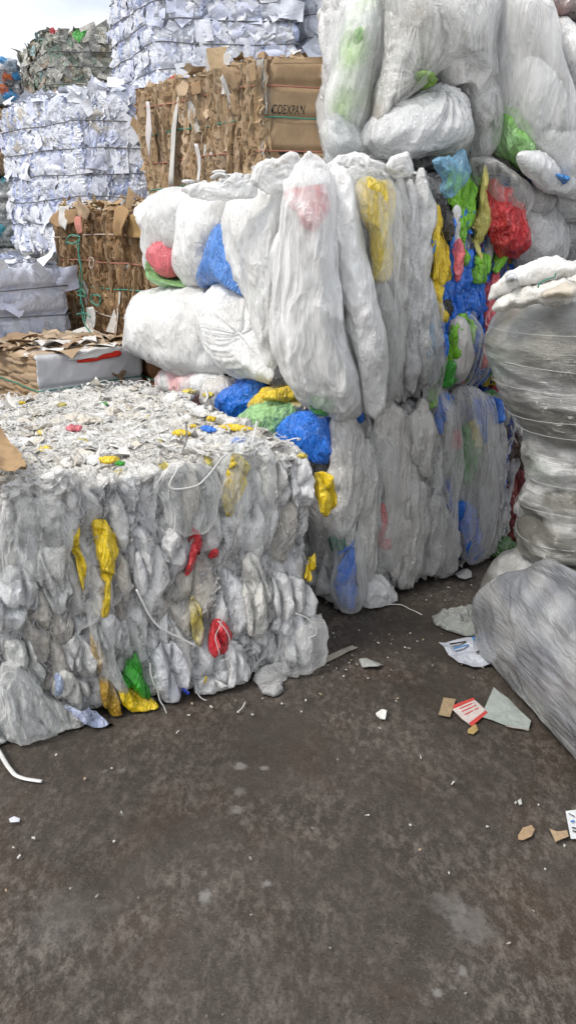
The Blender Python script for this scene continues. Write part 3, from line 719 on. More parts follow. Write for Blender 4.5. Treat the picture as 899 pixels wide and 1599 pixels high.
CFE = ((.86, .86, .86), (.80, .79, .77), (.88, .88, .88))
edges(N, 520, 'front', (.04, .16), (.003, .014), .0009, CFE, 'clear_film_bundle', 'film_edges', 91, lean=.45)
curls(N, 1900, (.02, .085), ((.84, .82, .77), (.88, .88, .86), (.78, .73, .65), (.86, .83, .77), (.70, .63, .52)), 'crushed_scrap', 'film_threads', 3, rad=(.0008, .0026))
scraps(N, 650, 'top', (.015, .07), ((.82, .79, .73), (.86, .84, .80), (.76, .70, .60), (.72, .68, .60), (.88, .86, .82)), 'crushed_scrap', 'film_scraps', 7, .2, .005, .6)
# things lodged in its top
def on_top(px, py, z=.885): return ground(px, py, z)
def lump(parent, px, py, r, c, name, z=.88, seed=1, m='coloured_bag', sq=.6, ln=1., yaw=0.):
    g = on_top(px, py, z); n = 24
    th, ph = np.meshgrid(np.linspace(0, math.pi, n), np.linspace(0, 2*math.pi, n*2, endpoint=False), indexing='ij')
    P = np.stack([np.sin(th)*np.cos(ph)*ln, np.sin(th)*np.sin(ph), np.cos(th)*sq], -1).reshape(-1, 3)*r
    P = P+P/np.linalg.norm(P, axis=1)[:, None]*(.35*r*noise(P/r*1.4+seed, seed)+.22*r*(ridges(P/r*2.4+seed, 2, seed)-.5))[:, None]
    cy, sy = math.cos(yaw), math.sin(yaw); P = np.stack([P[:, 0]*cy-P[:, 1]*sy, P[:, 0]*sy+P[:, 1]*cy, P[:, 2]], 1)
    I = np.arange(n*2*n).reshape(n, 2*n); q = np.stack([I[:-1], I[1:], np.roll(I[1:], -1, 1), np.roll(I[:-1], -1, 1)], -1).reshape(-1, 4)
    return link_mesh(name, P+g, q, m, parent, np.tile(np.array(c), (len(P), 1)))
for (px, py, r, c, nm, sd_, ln, yw) in ((71, 703, .024, YEL, 'yellow_scrap', 1, 1.2, 0), (66, 675, .016, YELP, 'yellow_scrap', 2, 1, 0), (116, 669, .022, PINK, 'pink_scrap', 3, 1.3, .2), (163, 631, .016, GRN, 'green_scrap', 4, 1, 0),
        (188, 724, .014, GRN, 'green_scrap', 5, 1, .6), (171, 718, .022, YEL, 'yellow_scrap', 6, 1.5, .2), (96, 632, .014, YELP, 'yellow_scrap', 7, 1.6, 0), (35, 629, .012, YEL, 'yellow_scrap', 8, 1.3, 0),
        (284, 676, .02, YEL, 'yellow_scrap', 9, 1.8, -.3), (325, 617, .022, YELP, 'yellow_scrap', 10, 1.3, 0), (296, 611, .02, YELP, 'yellow_scrap', 11, 1.6, 0), (330, 654, .016, YEL, 'yellow_scrap', 12, 1.2, .5),
        (325, 670, .02, BLU, 'blue_scrap', 13, 1.8, -.7), (374, 688, .02, BLU, 'blue_scrap', 14, 1.8, -.2), (368, 668, .022, YEL, 'yellow_scrap', 15, 3.2, -.35), (300, 665, .012, YEL, 'yellow_scrap', 16, 1.5, 0), (472, 712, .014, YELP, 'yellow_scrap', 17, 1.2, 0)):
    lump(N.t, px, py, r, c, nm, .895, sd_, ln=ln, yaw=yw)
Rw = np.random.RandomState(77)
for k in range(90):
    a_, b_ = Rw.uniform(.04, .97), Rw.uniform(.03, .97); g = N.o+N.u*a_*N.a+N.v*b_*N.b
    c = ((.86, .85, .82), (.80, .77, .71), (.88, .88, .87), (.70, .64, .55))[Rw.choice(4, p=(.4, .25, .25, .1))]; r = Rw.uniform(.018, .05)
    n = 26; th, ph = np.meshgrid(np.linspace(0, math.pi, n), np.linspace(0, 2*math.pi, n*2, endpoint=False), indexing='ij')
    P = np.stack([np.sin(th)*np.cos(ph)*Rw.uniform(1, 2.2), np.sin(th)*np.sin(ph), np.cos(th)*.42], -1).reshape(-1, 3)*r; s_ = 100+k
    P = P+P/(np.linalg.norm(P, axis=1)[:, None]+1e-6)*(.5*r*noise(P*22+s_, s_)+.7*r*(ridges(P*38+s_, 3, s_)-.5))[:, None]
    t = Rw.uniform(0, 3.1); P = np.stack([P[:, 0]*math.cos(t)-P[:, 1]*math.sin(t), P[:, 0]*math.sin(t)+P[:, 1]*math.cos(t), P[:, 2]], 1)
    I = np.arange(n*2*n).reshape(n, 2*n); q = np.stack([I[:-1], I[1:], np.roll(I[1:], -1, 1), np.roll(I[:-1], -1, 1)], -1).reshape(-1, 4)
    link_mesh('film_wad', P+g+np.array((0, 0, N.h+.004)), q, 'white_bag', N.t, np.tile(np.array(c), (len(P), 1)))
def top_strap(B, px, z, r=.007, m='strap_white', seed=1, name='strap', arch=.0, flat=.25):
    P = np.array([ground(q[0], q[1], z) for q in px]); C = spline(P, 40); t = np.linspace(0, 1, 40); C[:, 2] += arch*np.sin(t*math.pi)+.006*noise(C*9+seed, seed)
    tube(name, C, r, m, B.t, flat=flat)
top_strap(N, [(-10, 652), (30, 634), (90, 622), (150, 616), (208, 611)], .925, .005)
top_strap(N, [(-5, 672), (60, 655), (120, 640), (172, 640)], .915, .004, seed=4)
top_strap(N, [(392, 700), (398, 685), (402, 668), (408, 660)], .90, .004, arch=.03)
top_strap(N, [(300, 610), (318, 607), (324, 618), (320, 628)], .94, .006)
top_strap(N, [(206, 710), (235, 700), (262, 697), (292, 690)], .92, .003, 'wire')
top_strap(N, [(20, 715), (45, 704), (60, 715), (68, 728)], .93, .003, 'wire')
top_strap(N, [(285, 705), (292, 680), (290, 660)], .93, .003, 'wire')
# brown paper lying on its left corner
def paper_flap(name, label, cat, px, z, c, m, seed=1, lift=.05, n=22, rough=.012, group=None, th=.0012, parent=None, zs=None):
    """a crumpled sheet lying roughly level; corners in pixels (4, in order)"""
    zs = zs or [z]*4
    Q = np.array([ground(q[0], q[1], zz) for q, zz in zip(px, zs)]); a, b = np.meshgrid(np.linspace(0, 1, n), np.linspace(0, 1, n), indexing='ij'); a = a[..., None]; b = b[..., None]
    P = ((1-a)*(1-b)*Q[0]+a*(1-b)*Q[1]+a*b*Q[2]+(1-a)*b*Q[3]).reshape(-1, 3)
    P[:, 2] += lift*np.clip(noise(P*5+seed, seed)+.4, 0, 1)+rough*(ridges(P*13+seed, 2, seed)-.3)
    P[:, :2] += .006*vnoise(P*25+seed, seed)[:, :2]
    I = np.arange(n*n).reshape(n, n); q = np.stack([I[:-1, :-1], I[1:, :-1], I[1:, 1:], I[:-1, 1:]], -1).reshape(-1, 4)
    Bt = P-np.array((0, 0, th)); m2 = n*n
    E = [I[0, :], I[:, -1], I[-1, ::-1], I[::-1, 0]]; side = []
    for e in E:
        for k in range(len(e)-1): side.append((e[k+1], e[k], e[k]+m2, e[k+1]+m2))
    F = np.concatenate([q, q[:, ::-1]+m2, np.array(side)])
    V = np.concatenate([P, Bt])
    col = np.tile(np.array(c, float), (len(V), 1))
    o = link_mesh(name, V, F, m, parent, col)
    if label: tag(o, label, cat, group)
    return o
paper_flap('brown_paper', 'torn brown packing paper lying on the left of the near film bale', 'paper', [(-40, 752), (45, 738), (28, 700), (-30, 675)], .93, (.40, .27, .15), 'flat_cardboard', 3, .08, rough=.02)

# ================================================================== middle pair of bales
mu = np.array((.81, .586)); mv = np.array((-.586, .81)); mc = np.array((.215, 3.09))
M1 = Bale('film_bale', 'shaded lower bale of clear bags on the ground behind the near bale', mc, mu, mv, 1.16, 1.3, 0, .90)
M1.body(.0085, .08, film_disp((.06, .11, .36), .045, 11, (.68, .67, .65), (.84, .83, .82), zone=(.62, ((lin(40, 90, 190), .22), (lin(60, 140, 50), .12), (lin(190, 50, 50), .05))), fine=.018, big=.03, crumple=12), 'clear_film_bundle')
edges(M1, 260, 'front', (.06, .3), (.004, .016), .001, ((.78, .77, .76), (.7, .69, .67)), 'clear_film_bundle', 'film_edges', 92, lean=.2)
mf = front(M1, .015); ml = left(M1, .03)
def MS(pl, *a, **k): strip(M1.t, pl, *a, hug=(M1, 'front'), **k)
bag(M1.t, mf, [(590, 786), (599, 784), (606, 812), (605, 848), (593, 850), (584, 816)], .025, RED, 'coloured_bag', name='red_bag', amp=.01, f=16, seed=2, lift=.012, hug=(M1, 'front'))
MS(mf, [(562, 640), (569, 662)], [5, 6], BLU, name='blue_bag', seed=2); MS(mf, [(556, 645), (560, 672)], [3, 4], PINK, name='pink_bag', seed=3)
for sp_, w_, c_, nm, s_ in (([(687, 612), (692, 640), (685, 678)], [10, 12, 7], BLU, 'blue_bag', 4), ([(704, 615), (700, 645)], [6, 7], BLU, 'blue_bag', 5), ([(740, 620), (750, 655), (753, 708)], [9, 11, 7], BLU, 'blue_bag', 6), ([(765, 620), (768, 660)], [8, 10], BLU, 'blue_bag', 60),
        ([(712, 668), (706, 700)], [8, 6], RED, 'red_bag', 7), ([(730, 660), (728, 700), (730, 758)], [8, 18, 13], GRN, 'green_bag', 8), ([(741, 650), (738, 700)], [6, 8], YELP, 'yellow_bag', 9), ([(714, 778), (718, 830)], [8, 9], BLU, 'blue_bag', 10),
        ([(725, 785), (730, 830), (740, 876)], [9, 11, 13], BLU, 'blue_bag', 11), ([(690, 795), (685, 835), (674, 873)], [5, 8, 5], GRN, 'green_bag', 12), ([(677, 602), (674, 640)], [5, 3], LIME, 'green_bag', 13),
        ([(553, 850), (542, 900), (545, 950)], [8, 13, 14], BLU, 'blue_bag', 14), ([(530, 870), (548, 840)], [4, 5], BLU, 'blue_bag', 15), ([(524, 835), (530, 862)], [8, 7], lin(30, 120, 90), 'green_bag', 16)):
    MS(mf, sp_, w_, c_, name=nm, seed=s_, H=.022, lift=.008, amp=.014)
for (poly, H, c, sd_, kn) in (
    ([(520, 650), (545, 645), (565, 700), (560, 780), (545, 850), (525, 830), (518, 740)], .05, (.62, .61, .59), 61, None),
    ([(585, 650), (620, 640), (640, 700), (632, 800), (640, 880), (615, 905), (600, 850), (590, 740)], .05, (.6, .58, .55), 62, None),
    ([(640, 640), (665, 630), (678, 680), (668, 740), (648, 730), (635, 690)], .05, (.62, .61, .58), 63, None),
    ([(612, 740), (650, 735), (660, 800), (655, 885), (640, 915), (618, 905), (612, 820)], .06, (.55, .54, .52), 64, None),
    ([(660, 800), (680, 760), (700, 800), (712, 850), (705, 885), (680, 898), (662, 893)], .06, (.52, .51, .5), 65, None),
    ([(568, 905), (590, 895), (612, 925), (608, 948), (580, 950), (562, 935)], .07, (.7, .7, .69), 66, None),
    ([(548, 700), (585, 690), (592, 760), (585, 850), (575, 920), (552, 900), (548, 800)], .05, (.56, .55, .53), 67, None),
    ([(745, 700), (765, 640), (785, 680), (775, 790), (765, 860), (745, 870), (740, 780)], .05, (.42, .41, .41), 68, None)):
    bag(M1.t, mf, poly, H, tuple(min(.88, x*1.22) for x in c), 'clear_film_bundle', name='film_bundle', amp=.026, f=15, stretch=.18, seed=sd_, Hb=.04, fold=.3)
for (poly, H, sd_) in (([(660, 615), (700, 610), (715, 700), (705, 800), (700, 880), (672, 870), (668, 740)], .085, 71), ([(700, 615), (760, 615), (775, 700), (768, 800), (755, 870), (720, 870), (705, 740)], .085, 72),
        ([(575, 690), (605, 680), (618, 780), (612, 880), (585, 860)], .075, 73), ([(520, 820), (555, 830), (565, 890), (558, 945), (528, 948)], .07, 74)):
    bag(M1.t, mf, poly, H, WHT, 'sheer_film', name='clear_film', amp=.012, f=9, stretch=.2, seed=sd_, Hb=.02, fold=.15)
# bags squeezed out on its left side
for (poly, H, c, m, nm, sd_, c2) in (
    ([(262, 575), (300, 570), (340, 580), (350, 600), (335, 625), (290, 622), (256, 606)], .12, lin(240, 190, 190), 'white_bag', 'pink_bag', 1, WHT),
    ([(335, 590), (362, 588), (372, 610), (362, 640), (345, 645), (330, 620)], .10, (.66, .64, .61), 'white_bag', 'white_bag', 2, None),
    ([(353, 640), (356, 612), (372, 596), (398, 592), (414, 602), (410, 640), (396, 664), (365, 665)], .12, BLU, 'coloured_bag', 'blue_bag', 3, None),
    ([(388, 650), (405, 640), (425, 655), (420, 680), (398, 675)], .08, BLU, 'coloured_bag', 'blue_bag', 33, None),
    ([(403, 622), (425, 602), (452, 604), (474, 628), (470, 645), (440, 655), (408, 645)], .11, YEL, 'coloured_bag', 'yellow_bag', 4, (.66, .62, .5)),
    ([(411, 655), (420, 625), (448, 616), (470, 640), (468, 695), (435, 700), (411, 690)], .21, LGRN, 'coloured_bag', 'pale_green_bag', 5, None),
    ([(456, 660), (468, 642), (498, 640), (518, 662), (524, 700), (516, 725), (495, 706), (462, 692)], .14, BLU, 'coloured_bag', 'blue_bag', 6, None),
    ([(458, 680), (475, 682), (484, 700), (470, 712), (456, 702)], .17, LIME, 'coloured_bag', 'green_bag', 7, YEL),
    ([(446, 606), (462, 604), (468, 618), (454, 622)], .15, YEL, 'coloured_bag', 'yellow_scrap', 8, None)):
    bag(M1.t, ml, poly, H, c, m, name=nm, amp=.024, f=11, stretch=.6, seed=sd_, Hb=.06, color2=c2, fold=.35)
bag(M1.t, ml, [(425, 578), (470, 575), (480, 600), (450, 608), (425, 600)], .05, BLK, 'coloured_bag', name='black_bag', amp=.01, seed=9)

M2 = Bale('film_bale', 'upper bale of big white stuffed bags with multicoloured bags at its right end', mc+np.array((.0, .02)), mu, mv, 1.2, 1.22, .905, 1.83)
M2.body(.0085, .09, film_disp((.045, .12, .30), .045, 21, (.74, .74, .73), (.84, .85, .85), zone=(.66, ((BLU, .5), (LIME, .14), (YEL, .08), (WHT, .1), (PINK, .05), (BLK, .04))), fine=.018, big=.03, crumple=12), 'clear_film_bundle')
edges(M2, 260, 'front', (.06, .3), (.004, .02), .001, ((.84, .84, .84), (.76, .75, .74)), 'clear_film_bundle', 'film_edges', 93, lean=.2, srange=(.2, .62))
edges(M2, 120, 'front', (.05, .2), (.004, .02), .0012, (BLU, BLU, LIME, YEL, WHT, PINK), 'coloured_bag', 'coloured_edges', 94, lean=.3, srange=(.62, 1))
uf = front(M2, .02); ul = left(M2, .03)
e_c = (mu-mv); e_c = e_c/np.linalg.norm(e_c)
ucn = plane((mc[0]+.02, mc[1]-.02, 0), e_c)           # plane across the bale's near corner
for (poly, H, sd_, kn, pl, am) in (
    ([(222, 322), (245, 302), (270, 290), (318, 294), (312, 345), (296, 395), (262, 442), (244, 425), (252, 372), (240, 340)], .14, 1, None, ul, .014),
    ([(312, 298), (368, 296), (375, 345), (356, 400), (340, 442), (305, 445), (290, 410), (298, 350)], .15, 2, None, ul, .012),
    ([(218, 540), (228, 485), (245, 450), (300, 444), (335, 465), (352, 520), (350, 575), (325, 590), (275, 574), (232, 556)], .24, 3, (235, 560, .1, .02), ul, .014),
    ([(327, 480), (340, 450), (372, 440), (400, 462), (424, 515), (440, 565), (442, 592), (402, 594), (365, 578), (335, 535)], .2, 4, (408, 520, .13, .05), ul, .016),
    ([(366, 312), (402, 288), (408, 350), (402, 420), (410, 480), (385, 455), (364, 390)], .11, 5, None, ul, .016),
    ([(400, 296), (440, 280), (466, 292), (460, 380), (450, 460), (444, 540), (444, 585), (420, 545), (400, 450), (394, 360)], .13, 6, None, ul, .018)):
    bag(M2.t, pl, poly, H, WHT, 'white_bag', name='white_bag', amp=am*1.35, f=9, stretch=.45, seed=sd_, Hb=.08, knot=kn, fold=.25, color2=(.70, .70, .69))
for (poly, H, c, nm, sd_, lf) in (
    ([(352, 368), (366, 345), (378, 345), (388, 400), (400, 462), (376, 450), (345, 446), (328, 444)], .125, lin(75, 140, 225), 'blue_bag', 7, .025),
    ([(262, 378), (283, 370), (292, 392), (290, 432), (272, 425), (258, 400)], .13, lin(235, 110, 120), 'pink_bag', 8, .02),
    ([(254, 398), (270, 425), (300, 442), (310, 450), (285, 449), (262, 440), (252, 418)], .12, lin(150, 205, 130), 'green_bag', 9, .02)):
    bag(M2.t, ul, poly, H, c, 'coloured_bag', name=nm, amp=.01, f=12, seed=sd_, Hb=.04, lift=lf)
# tall bags at the corner
for (poly, H, sd_, kn, am) in (
    ([(456, 276), (485, 254), (512, 262), (522, 300), (530, 370), (520, 470), (530, 560), (548, 600), (552, 640), (512, 640), (470, 604), (446, 550), (440, 460), (450, 380), (452, 310)], .15, 11, None, .018),
    ([(508, 268), (545, 268), (560, 330), (570, 400), (588, 480), (602, 560), (600, 632), (572, 636), (558, 560), (535, 480), (520, 380)], .12, 12, None, .018)):
    bag(M2.t, ucn, poly, H, (.84, .84, .83), 'white_bag', name='tall_white_bag', amp=am*1.7, f=10, stretch=.45, seed=sd_, Hb=.1, fold=.45, color2=(.74, .73, .72))
for (poly, H, c, nm, sd_, lf) in (
    ([(456, 302), (478, 292), (505, 286), (524, 298), (516, 340), (504, 368), (486, 362), (474, 340), (458, 326)], .035, lin(235, 50, 70), 'red_bag', 13, .19),
    ([(484, 618), (508, 612), (528, 625), (518, 642), (494, 640)], .07, lin(70, 160, 60), 'green_bag', 14, .06)):
    bag(M2.t, ucn, poly, H, c, 'coloured_bag', name=nm, amp=.014, f=14, seed=sd_, Hb=.03, lift=lf)
bag(M2.t, ucn, [(452, 272), (482, 245), (516, 258), (528, 300), (530, 420), (545, 520), (566, 600), (556, 645), (508, 644), (466, 606), (440, 550), (435, 460), (446, 360), (450, 300)], .27, WHT, 'milky_film', name='clear_film', amp=.034, f=10, stretch=.22, seed=15, Hb=.05, fold=.15, prof=.27)
bag(M2.t, uf, [(541, 286), (568, 276), (596, 286), (604, 330), (594, 365), (600, 405), (592, 438), (574, 436), (570, 375), (552, 335)], .05, YEL, 'coloured_bag', name='yellow_bag', amp=.012, f=12, seed=16, Hb=.03, lift=.035, color2=YELP)
bag(M2.t, uf, [(528, 275), (568, 262), (604, 275), (612, 340), (604, 430), (620, 540), (612, 625), (590, 630), (568, 520), (545, 400)], .11, WHT, 'sheer_film', name='clear_film', amp=.014, f=9, stretch=.16, seed=17, Hb=.03, fold=.15)
for i, (sp_, w_, c_) in enumerate((([(622, 275), (618, 370), (622, 470), (612, 560), (618, 628)], [12, 15, 16, 14, 12], (.60, .59, .57)), ([(655, 262), (655, 350), (648, 440), (655, 520), (660, 600)], [14, 17, 15, 17, 14], (.72, .72, .71)),
        ([(598, 440), (604, 520), (598, 600), (600, 628)], [10, 14, 14, 10], (.58, .57, .55)), ([(638, 280), (634, 360), (640, 460), (636, 560), (640, 615)], [9, 11, 12, 12, 9], (.66, .66, .66)), ([(665, 430), (668, 500), (672, 560), (668, 600)], [8, 12, 14, 10], (.66, .68, .72)), ([(606, 280), (608, 360), (605, 440)], [7, 9, 8], (.55, .55, .53)))):
    strip(M2.t, uf, sp_, w_, c_, m='clear_film_bundle', name='film_bundle', H=.04, lift=.008, amp=.026, f=17, stretch=.22, seed=31+i)
for i, (sp_, w_, c_, nm, H_, lf) in enumerate((
    ([(679, 318), (676, 370), (684, 425), (686, 450)], [5, 12, 17, 8], YEL, 'yellow_bag', .05, .04), ([(674, 430), (678, 475), (686, 502)], [5, 5, 5], YEL, 'yellow_bag', .03, .05),
    ([(681, 302), (687, 340), (692, 376)], [5, 7, 6], BLK, 'black_bag', .04, .04), ([(690, 465), (694, 500)], [6, 8], BLK, 'black_bag', .04, .04),
    ([(698, 330), (700, 375), (706, 440), (702, 500)], [8, 5, 6, 8], BLU, 'blue_bag', .04, .03), ([(704, 260), (714, 300), (716, 350), (722, 385)], [20, 22, 18, 8], LIME, 'green_bag', .07, .03),
    ([(740, 260), (744, 320), (744, 408)], [4, 7, 5], lin(215, 205, 110), 'yellow_bag', .03, .08), ([(752, 392), (748, 418), (735, 442)], [10, 12, 7], LIME, 'green_bag', .05, .05), ([(712, 402), (722, 392)], [10, 10], LIME, 'green_bag', .05, .05),
    ([(722, 485), (712, 530), (694, 570), (688, 604)], [14, 16, 9, 10], LIME, 'green_bag', .06, .04), ([(688, 560), (688, 604)], [9, 11], GRN, 'green_bag', .07, .05),
    ([(706, 372), (705, 440)], [5, 5], lin(240, 110, 120), 'pink_bag', .03, .07), ([(773, 415), (762, 470), (757, 530), (742, 575)], [8, 8, 6, 7], lin(225, 95, 105), 'pink_bag', .04, .05),
    ([(715, 395), (728, 440), (722, 500), (735, 560)], [24, 30, 24, 10], BLU, 'blue_bag', .05, .0), ([(755, 410), (762, 470), (752, 540), (748, 600)], [14, 16, 12, 16], BLU, 'blue_bag', .05, .0), ([(690, 430), (690, 480), (688, 560)], [16, 14, 6], BLU, 'blue_bag', .05, .01),
    ([(728, 320), (722, 345), (735, 365)], [6, 8, 5], BLU, 'blue_bag', .05, .03), ([(780, 400), (785, 440)], [14, 12], lin(15, 50, 130), 'blue_bag', .04, .0), ([(775, 398), (782, 408)], [12, 13], LIME, 'green_bag', .06, .03),
    ([(662, 372), (662, 400)], [5, 4], lin(60, 150, 215), 'blue_bag', .03, .05), ([(681, 520), (682, 560)], [5, 6], BLU, 'blue_bag', .04, .06), ([(657, 500), (662, 560)], [6, 8], lin(150, 190, 225), 'pale_blue_bag', .04, .06), ([(700, 320), (704, 360), (709, 400)], [7, 8, 3], WHT, 'white_bag', .04, .045))):
    strip(M2.t, uf, sp_, w_, c_, name=nm, H=H_*.4, lift=lf*.5, amp=.022, hug=(M2, 'front'), f=17, stretch=.4, seed=51+i)
bag(M2.t, uf, [(752, 292), (766, 280), (782, 300), (798, 345), (805, 385), (788, 402), (770, 395), (756, 350)], .09, RED, 'coloured_bag', name='red_bag', amp=.03, f=13, seed=80, Hb=.04, lift=.03, color2=lin(190, 20, 20))
bag(M2.t, uf, [(700, 505), (716, 500), (730, 550), (722, 590), (705, 604), (692, 592), (696, 550)], .07, (.62, .6, .58), 'white_bag', name='white_bag', amp=.01, seed=81, Hb=.04, lift=.01)
bag(M2.t, uf, [(650, 440), (676, 470), (688, 560), (684, 612), (660, 612), (640, 540)], .06, WHT, 'sheer_film', name='clear_film', amp=.02, f=12, stretch=.2, seed=82, Hb=.03, hug=(M2, 'front'))
bag(M2.t, uf, [(712, 500), (735, 480), (752, 540), (748, 600), (722, 604)], .05, WHT, 'sheer_film', name='clear_film', amp=.02, f=12, stretch=.2, seed=83, Hb=.03, hug=(M2, 'front'))
bag(M2.t, uf, [(664, 252), (690, 246), (708, 238), (716, 262), (714, 290), (700, 298), (688, 312), (676, 300), (680, 275)], .03, WHT, 'blue_film', name='pale_blue_film', amp=.03, f=14, lift=.05, seed=84, Hb=.03)
bag(M2.t, uf, [(738, 250), (775, 262), (810, 300), (800, 350), (770, 330), (750, 300)], .14, WHT, 'sheer_film', name='clear_film', amp=.016, f=12, seed=85, Hb=.03)
# loose film standing up along the top edge
mtop = plane((mc[0]-.1, mc[1]+.12, 0), e_c)
for i, (poly, c) in enumerate((([(394, 290), (396, 262), (412, 248), (432, 246), (452, 238), (466, 244), (468, 268), (455, 292), (420, 298)], 0), ([(348, 292), (358, 278), (372, 268), (380, 290)], 0), ([(505, 262), (520, 250), (548, 240), (575, 246), (600, 262), (560, 278)], 0),
        ([(600, 262), (612, 244), (640, 242), (645, 268), (620, 276)], 0), ([(280, 298), (310, 285), (350, 288), (400, 280), (400, 310), (320, 312)], 1))):
    bag(M2.t, mtop, poly, .05, WHT, 'milky_film', name='loose_film', amp=.02, f=13, stretch=.8, seed=91+i, Hb=.05)
curls(M2, 350, (.05, .16), ((.76, .77, .78), (.7, .7, .69)), 'crushed_scrap', 'film_threads', 13, rad=(.003, .009))

# ================================================================== dark bales in the gap on the right
rc = mc+mu*1.17
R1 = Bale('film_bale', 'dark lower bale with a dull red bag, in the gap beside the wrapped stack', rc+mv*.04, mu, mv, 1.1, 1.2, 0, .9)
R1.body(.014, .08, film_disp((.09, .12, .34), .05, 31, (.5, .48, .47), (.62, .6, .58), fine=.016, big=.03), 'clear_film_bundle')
rf = front(R1, .03)
bag(R1.t, rf, [(800, 742), (830, 735), (850, 790), (835, 840), (800, 850), (785, 800)], .03, lin(130, 25, 30), 'coloured_bag', name='red_bag', amp=.02, seed=2, hug=(R1, 'front'))
bag(R1.t, rf, [(770, 850), (790, 835), (800, 855), (785, 868), (768, 868)], .06, lin(70, 120, 50), 'coloured_bag', name='green_bag', seed=3)
bag(R1.t, rf, [(785, 670), (812, 680), (820, 720), (800, 735), (782, 712)], .02, (.14, .08, .06), 'coloured_bag', name='brown_bag', seed=4, hug=(R1, 'front'))
R2 = Bale('film_bale', 'upper bale of grey crumpled clear film, half hidden above and behind the wrapped stack', rc+mv*.0, mu, mv, 1.1, 1.2, .905, 1.80)
R2.body(.012, .08, film_disp((.11, .13, .22), .055, 41, (.70, .70, .70), (.84, .85, .85), fine=.018, big=.03), 'clear_film_bundle')
r2 = front(R2, .02)
for i, (poly, H, c) in enumerate((([(800, 330), (830, 318), (866, 330), (874, 380), (860, 420), (820, 428), (802, 390)], .12, (.6, .6, .6)), ([(795, 300), (815, 285), (845, 296), (850, 330), (815, 340)], .1, (.55, .55, .55)), ([(842, 292), (868, 288), (888, 300), (886, 340), (866, 350), (844, 335)], .2, (.74, .75, .77)),
        ([(876, 320), (905, 310), (930, 350), (925, 410), (890, 410), (874, 370)], .13, (.66, .67, .67)), ([(885, 270), (920, 265), (930, 310), (900, 320)], .16, (.7, .7, .71)))):
    bag(R2.t, r2, poly, H, c, 'clear_film_bundle', name='film_bundle', amp=.018, f=11, seed=i+3, Hb=.08)
strip(R2.t, r2, [(762, 245), (790, 268), (825, 285), (858, 296), (875, 318)], [10, 14, 15, 15, 10], (.72, .73, .74), m='white_bag', name='twisted_film', H=.06, lift=.16, amp=.018, f=14, seed=12)

